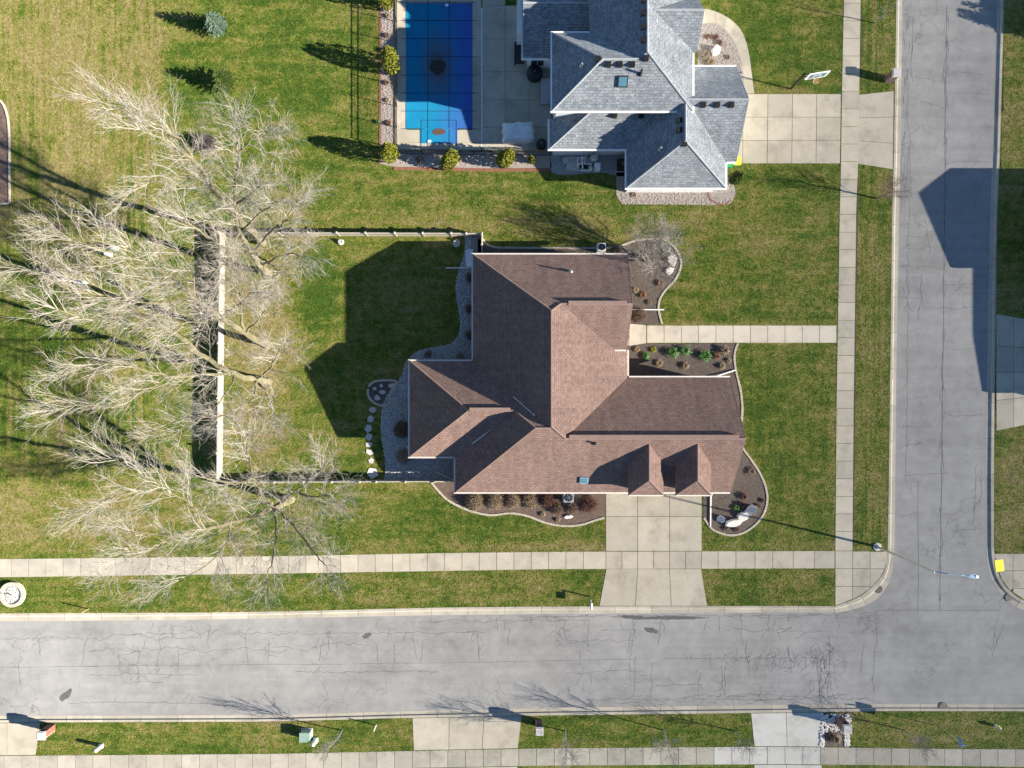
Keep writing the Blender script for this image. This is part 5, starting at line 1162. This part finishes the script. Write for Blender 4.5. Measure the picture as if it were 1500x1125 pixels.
# cobbled strip round that pillar
cb = bed('cobble_bed', [(1205, 1045), (1249, 1044.5), (1243, 1093.5), (1200, 1093.5)], 'mulch')
m = MB()
for k in range(420):
    side = random.random()
    if side < .55: x_, y_ = random.uniform(1203, 1246), random.uniform(1045.5, 1072)
    else: x_, y_ = random.choice((random.uniform(1201, 1207), random.uniform(1237, 1244))), random.uniform(1070, 1093)
    c = G(x_, y_); r = random.uniform(.06, .13); a0 = random.random()*6; ring = [(c.x+r*math.cos(a0+i*1.047), c.y+r*.8*math.sin(a0+i*1.047)) for i in range(6)]
    m.add([(p[0], p[1], LZ) for p in ring]+[(lerp(p[0], c.x, .35), lerp(p[1], c.y, .35), LZ+r*.8) for p in ring], [tuple(range(6, 12))]+[(i, (i+1) % 6, 6+(i+1) % 6, 6+i) for i in range(6)])
m.build('cobbles', 'white_rock', cb, kind='stuff')
clump('tan ornamental grass in the cobbled strip by the new driveway', 1222, 1081, .55, .5, 'leaf_tan', 140)
clump('dark red dead clump in the cobbled strip', 1213, 1079, .4, .3, 'twig_red', 90)
rock('boulder', 'pale square stone slab beside the dark brick pillar', 1240, 1064, 5.5, 5.5, .25, 'cap_stone', .75, None, True, n=4)

def post_mailbox():
    b = G(864, 874); r = thing('mailbox', 'grey mailbox on a post leaning towards the street by the front driveway', 'mailbox', b)
    MB().box((b.x, b.y, LZ+.5), (.1, .1, 1.1)).build('post', 'galvanised', r); MB().box((b.x, b.y-.32, LZ+.98), (.09, .75, .09)).build('arm', 'galvanised', r)
    m = MB(); n = 8; pr = [(-.1, 0), (.1, 0)]+[(.1*math.cos(i*math.pi/n), .14+.1*math.sin(i*math.pi/n)) for i in range(n+1)]
    y0, y1 = b.y-.72, b.y-.22; k = len(pr); m.add([(b.x+p[0], y0, LZ+1.03+p[1]) for p in pr]+[(b.x+p[0], y1, LZ+1.03+p[1]) for p in pr], [tuple(range(k)), tuple(range(2*k-1, k-1, -1))]+[(i+k, (i+1) % k+k, (i+1) % k, i) for i in range(k)])
    m.build('box', 'galvanised', r); MB().box((b.x, y0-.012, LZ+1.13), (.19, .02, .2)).build('door', 'maroon_brick', r); MB().box((b.x+.115, b.y-.4, LZ+1.2), (.02, .04, .18)).build('flag', 'orange_paint', r)
post_mailbox()
def street_light():
    b = G(1285, 801); r = thing('street_light', 'tall street light with a long arm at the corner of the two streets', 'street light', b); h = 8.25
    MB().lathe((b.x, b.y, LZ-.1), [(.36, 0), (.36, .18), (.34, .2)], 20).build('footing', 'cap_stone', r); MB().lathe((b.x, b.y, LZ+.1), [(.2, 0), (.2, .06), (.13, .1), (.11, .5)], 12).build('base_plate', 'galvanised', r)
    MB().tube([b+Vector((0, 0, .1)), b+Vector((0, 0, h))], [.11, .065], 12).lathe((b.x, b.y, LZ+h-.05), [(.09, 0), (.09, .1), (.03, .16)], 10).build('pole', 'galvanised', r)
    e = G(1424, 844, h+.55); t = Vector((b.x, b.y, h-.1)); MB().tube([t, t.lerp(e, .35)+Vector((0, 0, .22)), t.lerp(e, .7)+Vector((0, 0, .18)), e], [.05, .045, .04, .035], 8).build('arm', 'lamp_blue', r)
    d = (e-t); d.z = 0; d.normalize(); n = Vector((-d.y, d.x, 0)); m = MB(); P = []
    for s_, w, zt, zb in ((-.45, .05, .05, -.05), (-.2, .13, .09, -.06), (.2, .16, .09, -.07), (.42, .09, .04, -.05)): P += [e+d*s_+n*w+Vector((0, 0, zt*.4)), e+d*s_+Vector((0, 0, zt)), e+d*s_-n*w+Vector((0, 0, zt*.4)), e+d*s_-n*w*.8+Vector((0, 0, zb)), e+d*s_+n*w*.8+Vector((0, 0, zb))]
    m.add([tuple(p) for p in P], [(i*5+k, i*5+(k+1) % 5, i*5+5+(k+1) % 5, i*5+5+k) for i in range(3) for k in range(5)]+[(4, 3, 2, 1, 0), (15, 16, 17, 18, 19)]); hd = m.build('lamp_head', 'lamp_blue', r)
    MB().box((e.x+d.x*.33, e.y+d.y*.33, e.z+.08), (.2, .2, .07), math.atan2(d.y, d.x)).build('photocell', 'white_paint', hd)
street_light()
def sign_post():
    b = G(1377, 1064); r = thing('street_sign', 'blue street sign on a thin pole between the young tree and hydrant', 'sign', b)
    MB().tube([b-Vector((0, 0, .2)), b+Vector((0, 0, 3.3))], .03, 8).build('pole', 'galvanised', r); MB().box((b.x+.04, b.y, LZ+2.75), (.02, .75, .6)).build('sign_plate', 'sign_blue', r); MB().box((b.x, b.y, LZ+3.2), (.7, .02, .2)).build('name_plate', 'sign_blue', r)
sign_post()
def hydrant():
    b = G(1458, 1063); r = thing('fire_hydrant', 'pale fire hydrant on the grass strip near the street sign', 'hydrant', b)
    MB().lathe(b-Vector((0, 0, .1)), [(.17, 0), (.17, .14), (.11, .16), (.11, .55), (.15, .57), (.15, .61), (.12, .68), (.05, .76), (.03, .82)], 14).build('barrel', 'cap_stone', r)
    for a in (0, 1.57, 3.14): d = Vector((math.cos(a), math.sin(a), 0)); MB().tube([b+Vector((0, 0, .42))+d*.08, b+Vector((0, 0, .42))+d*.22], [.065, .07], 10).build('outlet', 'bin_yellow', r)
hydrant()
gP = 'utility pedestals'
def pedestal(label, px, py, h=.95, w=.24, mat='white_paint', group=gP):
    b = G(px, py); r = thing('utility_pedestal', label, 'utility box', b, group)
    MB().box((b.x, b.y, LZ+.1), (w+.06, w+.06, .3)).build('base', mat, r); MB().prism([(b.x+w/2*x, b.y+w/2*y) for x, y in ((-1, -.7), (-.7, -1), (.7, -1), (1, -.7), (1, .7), (.7, 1), (-.7, 1), (-1, .7))], LZ+.2, LZ+h).lathe((b.x, b.y, LZ+h-.01), [(w*.52, 0), (w*.48, .05), (w*.2, .09)], 12).build('body', mat, r)
pedestal('green capped pedestal beside the white one under bare limbs', 171, 365, .8, .34, 'utility_green'); pedestal('white pedestal beside the green capped one', 163, 374); pedestal('white pedestal alone under the twig fan', 124, 415.5, 1.0, .28)
pedestal('white pedestal on the grass strip near the orange red brick pillar', 149, 1092, .9, .28); pedestal('white pedestal next to the green utility cabinet', 463, 1083, .95, .3)
def cabinet():
    b = G(450, 1074); r = thing('utility_cabinet', 'pale green sloped utility cabinet on the south parkway', 'utility box', b); w, d, h = .85, .75, .75
    MB().box((b.x, b.y, LZ+.03), (w+.15, d+.15, .12)).build('pad', 'cap_stone', r); MB().prism([(b.x-w/2, b.y-d/2), (b.x+w/2, b.y-d/2), (b.x+w/2, b.y+d/2), (b.x-w/2, b.y+d/2)], LZ+.08, LZ+h).build('body', 'utility_green', r)
    MB().prism([(b.x-w/2-.03, b.y-d/2-.03), (b.x+w/2+.03, b.y-d/2-.03), (b.x+w/2+.03, b.y+d/2+.03), (b.x-w/2-.03, b.y+d/2+.03)], LZ+h+.001, LZ+h+.06).build('lid', 'utility_green', r)
cabinet()
def stake(label, px, py, h, mat):
    b = G(px, py); o = MB().tube([b-Vector((0, 0, .15)), b+Vector((.0, 0, h))], .045, 8).lathe((b.x, b.y, LZ+h), [(.055, 0), (.05, .04), (.01, .07)], 8).build('marker_post', mat, loc=b); tag(o, label, 'post', 'thin marker posts')
stake('pale yellow marker post by the kerb under the trees', 130, 892, .95, 'leaf_tan'); stake('white marker post between the young tree and wide driveway', 551, 1062, 1.0, 'white_paint')
# round stone planter with sapling
b = G(20, 870); pl = thing('ring_planter', 'round stone ring filled with white pebbles around a sapling stake', 'planter', b); m = MB()
for k in range(30):
    a = 6.283*k/30; m.box((b.x+.96*math.cos(a), b.y+.96*math.sin(a), LZ+.14), (.26, .185, .32), a)
m.build('ring_stones', 'edging_stone', pl, kind='stuff'); MB().lathe((b.x, b.y, LZ-.02), [(.86, 0), (.84, .2)], 24).build('pebble_fill', 'white_rock', pl)
m = MB()
for k in range(200):
    a = random.random()*6.28; q = .78*random.random()**.5; m.box((b.x+q*math.cos(a), b.y+q*math.sin(a), LZ+.19), (.09, .07, .07), random.random()*3)
m.build('pebbles', 'white_rock', pl, kind='stuff'); excl([(20+17.5*math.cos(k*.3), 870+17.5*math.sin(k*.3)) for k in range(21)])
small_tree('thin sapling growing in the round stone planter', (20, 870), 2.3, .3, 'twig_grey', 4, seed=31)
# basketball hoop
def hoop():
    b = G(1158, 130); r = thing('basketball_hoop', 'white basketball backboard with orange rim on a black post by the driveway', 'basketball hoop', b)
    MB().box((b.x, b.y, LZ+1.5), (.14, .14, 3.1)).build('post', 'black_metal', r); c = G(1181, 126, 3.3)+Vector((0, 0, 0)); c = Vector((b.x+1.0, b.y-.15, 3.25)); f = Vector((.16, -.98, 0))
    for dz in (-.25, .25): MB().tube([b+Vector((0, 0, 2.6+dz)), c+Vector((0, .06, dz))], .04, 6).build('arm', 'black_metal', r)
    t = Vector((.98, .16, 0)); 
    def slab_(w, h_, d0, d1, z=0):
        vs = [tuple(c+t*(a*w/2)+Vector((0, 0, z+e*h_/2))+f*d) for d in (d0, d1) for a, e in ((-1, -1), (1, -1), (1, 1), (-1, 1))]; return MB().add(vs, [(3, 2, 1, 0), (4, 5, 6, 7), (0, 1, 5, 4), (1, 2, 6, 5), (2, 3, 7, 6), (3, 0, 4, 7)])
    bb = slab_(1.75, 1.05, 0, .07).build('backboard', 'white_paint', r); slab_(1.5, .8, .071, .076).build('glass', 'skylight_glass', bb)
    for a in (-1, 1): vs = slab_(.05, .42, .077, .082, -.12); vs.v = [(v[0]+t.x*a*.28, v[1]+t.y*a*.28, v[2]) for v in vs.v]; vs.build('target_line', 'white_paint', bb)
    slab_(.6, .05, .077, .083, .1).build('target_line', 'white_paint', bb)
    ce = c+f*.36+Vector((0, 0, -.32)); P = [ce+Vector((.23*math.cos(k*.3927), .23*math.sin(k*.3927), 0)) for k in range(17)]; rm = MB().tube(P, .018, 5, False).build('rim', 'orange_paint', r)
    m = MB()
    for k in range(12): a = k*.5236; m.tube([ce+Vector((.22*math.cos(a), .22*math.sin(a), 0)), ce+Vector((.13*math.cos(a+.4), .13*math.sin(a+.4), -.4))], .008, 3, False)
    m.build('net', 'white_paint', rm)
hoop()
# storm drains, manholes, tactile plate
def grate(label, px, py, rx, rot):
    c = G(px, py, .03); r = thing('storm_drain', label, 'drain', c, 'storm drain grates at the kerbs'); MB().lathe((c.x, c.y, -.1), [(rx, 0), (rx, .16)], 20).build('frame', 'iron', r)
    for k in range(-3, 4):
        w = math.sqrt(max(0, rx*rx*.85-(k*rx*.27)**2)); MB().box((c.x-math.sin(rot)*k*rx*.27, c.y+math.cos(rot)*k*rx*.27, .075), (2*w, .05, .03), rot).build('grate_bar', 'iron', r)
grate('storm drain grate at the corner kerb near the street light', 1287, 863, .36, .7); grate('storm drain grate at the kerb by the yellow plate', 1478, 875, .36, -.7); grate('storm drain grate at the far kerb facing the side street', 1382, 1035.5, .4, .1)
def lid(label, px, py, r_, mat='iron', z=SZ):
    c = G(px, py, z); o = MB().lathe((c.x, c.y, z-.05), [(r_, 0), (r_, .058), (r_*.92, .062), (r_*.9, .056), (r_*.5, .056), (r_*.48, .062)], 20).build('manhole_cover', mat); tag(o, label, 'manhole')
lid('round iron manhole cover on the corner pavement by the yellow plate', 1488, 855, .33); lid('small round iron cover on the field beside bare tree shadows', 86, 333, .35, 'maroon_brick', LZ)
c = G(1464, 828.5, SZ); tp = MB().box((c.x, c.y, SZ+.005), (.72, 1.0, .02), .12); 
tpo = tag(tp.build('tactile_plate', 'tactile_yellow'), 'bright yellow tactile warning plate on the corner ramp', 'warning plate'); m = MB()
for i in range(7):
    for j in range(10):
        u, v = -.3+.1*i, -.45+.1*j; m.lathe((c.x+u*math.cos(.12)-v*math.sin(.12), c.y+u*math.sin(.12)+v*math.cos(.12), SZ+.014), [(.025, 0), (.015, .008)], 6)
m.build('studs', 'tactile_yellow', tpo, kind='stuff')
# air conditioners and meter
def ac(label, px, py, w=.85, h=.8, mat='galvanised'):
    b = G(px, py); r = thing('air_conditioner', label, 'air conditioner', b); MB().box((b.x, b.y, LZ+.04), (w+.15, w+.15, .1)).build('pad', 'cap_stone', r); MB().box((b.x, b.y, LZ+.09+h/2), (w, w, h)).build('casing', mat, r)
    MB().lathe((b.x, b.y, LZ+.09+h), [(w*.42, 0), (w*.42, .03), (w*.36, .04)], 18).build('fan_guard', 'black_metal', r); m = MB()
    for k in range(6): a = k*1.047; m.box((b.x+.17*math.cos(a), b.y+.17*math.sin(a), LZ+h+.14), (.3, .02, .015), a)
    m.build('guard_bar', 'galvanised', r)
ac('grey air conditioner under the south eave between brown bushes', 832, 726.5); ac('white air conditioner box tucked under the north eave', 880, 364.5, .7, .75, 'white_paint'); ac('dark air conditioner in the shaded yard of the grey house', 910, 244, .85, .8, 'black_cover')
def window_well():
    b = G(688.5, 379); r = thing('window_well', 'pale plastic window well cover at the northwest house corner', 'window well', b); m = MB(); n = 8
    for i in range(n+1):
        a = math.pi*i/n; x, z = -.32*math.sin(a)*1.0, .0
    m.prism([(b.x-.3, b.y-.6), (b.x-.15, b.y-.72), (b.x+.28, b.y-.72), (b.x+.28, b.y+.72), (b.x-.15, b.y+.72), (b.x-.3, b.y+.6)], LZ-.02, LZ+.32).build('well_wall', 'galvanised', r)
    m2 = MB().prism([(b.x-.36, b.y-.64), (b.x-.2, b.y-.78), (b.x+.29, b.y-.78), (b.x+.29, b.y+.78), (b.x-.2, b.y+.78), (b.x-.36, b.y+.64)], LZ+.321, LZ+.38).build('cover', 'tarp_white', r)
window_well()
# covered furniture, grill, tables and pumps of the neighbours
def draped(label, px, py, w, d, h, mat, rot=0, name='covered_furniture', seed=1):
    random.seed(seed); b = G(px, py, DZ); n = 18; m = MB()
    for j in range(n+1):
        for i in range(n+1):
            u, v = i/n*2-1, j/n*2-1; e = max(abs(u), abs(v)); z = h*(1-max(0, (e-.72)/.28)**2.2)*(1-.12*math.sin(u*5+1)*math.cos(v*4)-.06*random.random()) if e < 1 else .0
            wob = 1+.05*math.sin(9*math.atan2(v, u)); x, y = u*w/2*wob, v*d/2*wob; m.v.append((b.x+x*math.cos(rot)-y*math.sin(rot), b.y+x*math.sin(rot)+y*math.cos(rot), b.z+max(z, 0)))
    for j in range(n):
        for i in range(n): a = j*(n+1)+i; m.f.append((a, a+1, a+n+2, a+n+1))
    o = m.build(name, mat, smooth=True); tag(o, label, 'covered furniture'); return o
draped('pale tarpaulin draped over patio furniture near the pool steps', 759, 196, 2.8, 1.8, .8, 'tarp_white', .05, seed=3); random.seed(41)
def kettle(label, px, py, r_, h):
    b = G(px, py, DZ); r = thing('covered_fire_pit', label, 'fire pit', b, 'black round covers on the pool deck'); MB().lathe((b.x, b.y, DZ), [(r_, 0), (r_*1.02, h*.6), (r_*.9, h*.9), (r_*.4, h), (.05, h*1.02)], 20).build('cover', 'black_cover', r, True); MB().lathe((b.x, b.y, DZ+h), [(.06, 0), (.05, .07)], 8).build('vent_cap', 'galvanised', r)
kettle('larger round black cover against the white lower wall', 783, 110, .68, .8); kettle('smaller round black cover in the deck corner by the fence', 793, 213, .45, .7)
def tbl(label, px, py, w, d, mat):
    b = G(px, py, DZ); r = thing('patio_bench', label, 'bench', b); MB().box((b.x, b.y, DZ+.45), (w, d, .08)).build('top', mat, r)
    for i in (-1, 1):
        for j in (-1, 1): MB().box((b.x+i*(w/2-.08), b.y+j*(d/2-.08), DZ+.205), (.07, .07, .41)).build('leg', mat, r)
tbl('dark bench against the west end of the grey house', 760.5, 81, .85, 1.9, 'black_cover'); tbl('pale grey bench under the upper storey west wall', 799, 137, .8, 2.2, 'galvanised')
def pumps():
    b = G(848, 240); r = thing('pool_pump', 'white plumbed pool filter and pump set in the shaded gravel yard', 'pool pump', b)
    MB().box((b.x, b.y, LZ+.05), (2.2, 1.2, .1)).build('pad', 'cap_stone', r); f = G(869, 234); MB().lathe((f.x, f.y, LZ+.1), [(.3, 0), (.32, .2), (.32, .8), (.2, 1.0), (.06, 1.05)], 16).build('filter_tank', 'cap_stone', r, True)
    q = G(855, 246); MB().tube([Vector((q.x-.35, q.y, LZ+.3)), Vector((q.x+.35, q.y, LZ+.3))], .17, 12).build('pump_motor', 'black_metal', r); z = .45
    for L in ([(846, 246), (846, 231), (857, 231), (857, 240)], [(846, 240), (866, 240), (866, 250)], [(850, 250), (864, 250), (864, 244)], [(853, 228), (853, 248)]): MB().tube([G(x_, y_, LZ+z) for x_, y_ in L], .05, 7).build('pipe', 'white_paint', r); z += .12
    for L in ((846, 246), (866, 250), (864, 250), (857, 231), (853, 248)): p = G(*L); MB().tube([p, p+Vector((0, 0, .8))], .045, 7).build('riser', 'white_paint', r)
    s_ = G(874, 247); MB().box((s_.x, s_.y, LZ+.35), (.5, .6, .7)).build('heater', 'white_paint', r)
pumps()
o = MB().tube([G(829, 240, LZ+.03), G(832, 231, LZ+.5), G(828, 229, LZ+.5), G(825, 239, LZ+.03)], .03, 6).box(G(828, 235, LZ+.28), (.45, .5, .05), .3).build('folding_stool', 'cap_stone'); tag(o, 'small pale folding stool near the pool pumps', 'stool')
def bin_(label, px, py, mat, lidmat, rz=0):
    b = G(px, py); r = thing('wheelie_bin', label, 'bin', b, 'bins beside the garage'); m = MB(); v = []
    for z, w, d in ((.08, .22, .24), (1.0, .29, .34)): v += [(b.x-w, b.y-d, LZ+z), (b.x+w, b.y-d, LZ+z), (b.x+w, b.y+d, LZ+z), (b.x-w, b.y+d, LZ+z)]
    m.add(v, [(3, 2, 1, 0), (4, 5, 6, 7), (0, 1, 5, 4), (1, 2, 6, 5), (2, 3, 7, 6), (3, 0, 4, 7)]).build('body', mat, r); MB().prism([(b.x-.32, b.y-.37), (b.x+.32, b.y-.37), (b.x+.32, b.y+.37), (b.x-.32, b.y+.37)], LZ+1.001, LZ+1.07).build('lid', lidmat, r)
    for s_ in (-1, 1): MB().tube([Vector((b.x+s_*.23, b.y+.28, LZ+.11)), Vector((b.x+s_*.29, b.y+.28, LZ+.11))], .11, 12).build('wheel', 'black_metal', r)
bin_('green wheeled bin at the corner of the grey house garage', 1062.5, 244, 'bin_green', 'bin_green'); bin_('wheeled bin with a yellow lid next to the green bin', 1074.5, 241, 'bin_green', 'bin_yellow')

# ------------------------------------------------------------------ grass blades over the turf
def make_blades(N=520000):
    px = rng.uniform(-12, 1512, N); py = rng.uniform(-12, 1137, N); keep = np.ones(N, bool)
    for P in EXCL:
        lo, hi = P.min(0), P.max(0); c = np.where((px > lo[0]) & (px < hi[0]) & (py > lo[1]) & (py < hi[1]) & keep)[0]
        if len(c): keep[c[pip(P, px[c], py[c])]] = False
    px, py = px[keep], py[keep]; n = len(px); k = S*(1-LZ/H); X = (px-750)*k; Y = (562.5-py)*k
    a = rng.uniform(0, 6.283, n); L = rng.uniform(.05, .13, n); w = rng.uniform(.02, .045, n); zt = rng.uniform(.02, .07, n)
    V = np.empty((n, 3, 3)); ca, sa = np.cos(a), np.sin(a)
    V[:, 0] = np.stack([X-sa*w, Y+ca*w, np.full(n, LZ-.005)], -1); V[:, 1] = np.stack([X+sa*w, Y-ca*w, np.full(n, LZ-.005)], -1); V[:, 2] = np.stack([X+ca*L, Y+sa*L, LZ+zt], -1)
    me = bpy.data.meshes.new('grass'); me.vertices.add(3*n); me.vertices.foreach_set('co', V.astype(np.float32).ravel()); me.loops.add(3*n); me.loops.foreach_set('vertex_index', np.arange(3*n, dtype=np.int32))
    me.polygons.add(n); me.polygons.foreach_set('loop_start', (np.arange(n)*3).astype(np.int32)); me.update(calc_edges=True)
    R = lambda v: np.repeat(v, 3); set_attr(me, 'dry', R(dryness(X, Y))); set_attr(me, 'vert', R(vertness(X, Y))); set_attr(me, 'rnd', R(rng.uniform(0, 1, n)))
    me.materials.append(MATS['grass']); o = link(bpy.data.objects.new('grass', me)); tag(o, 'short mown winter grass blades covering the lawns', 'grass', None, 'stuff')
make_blades()
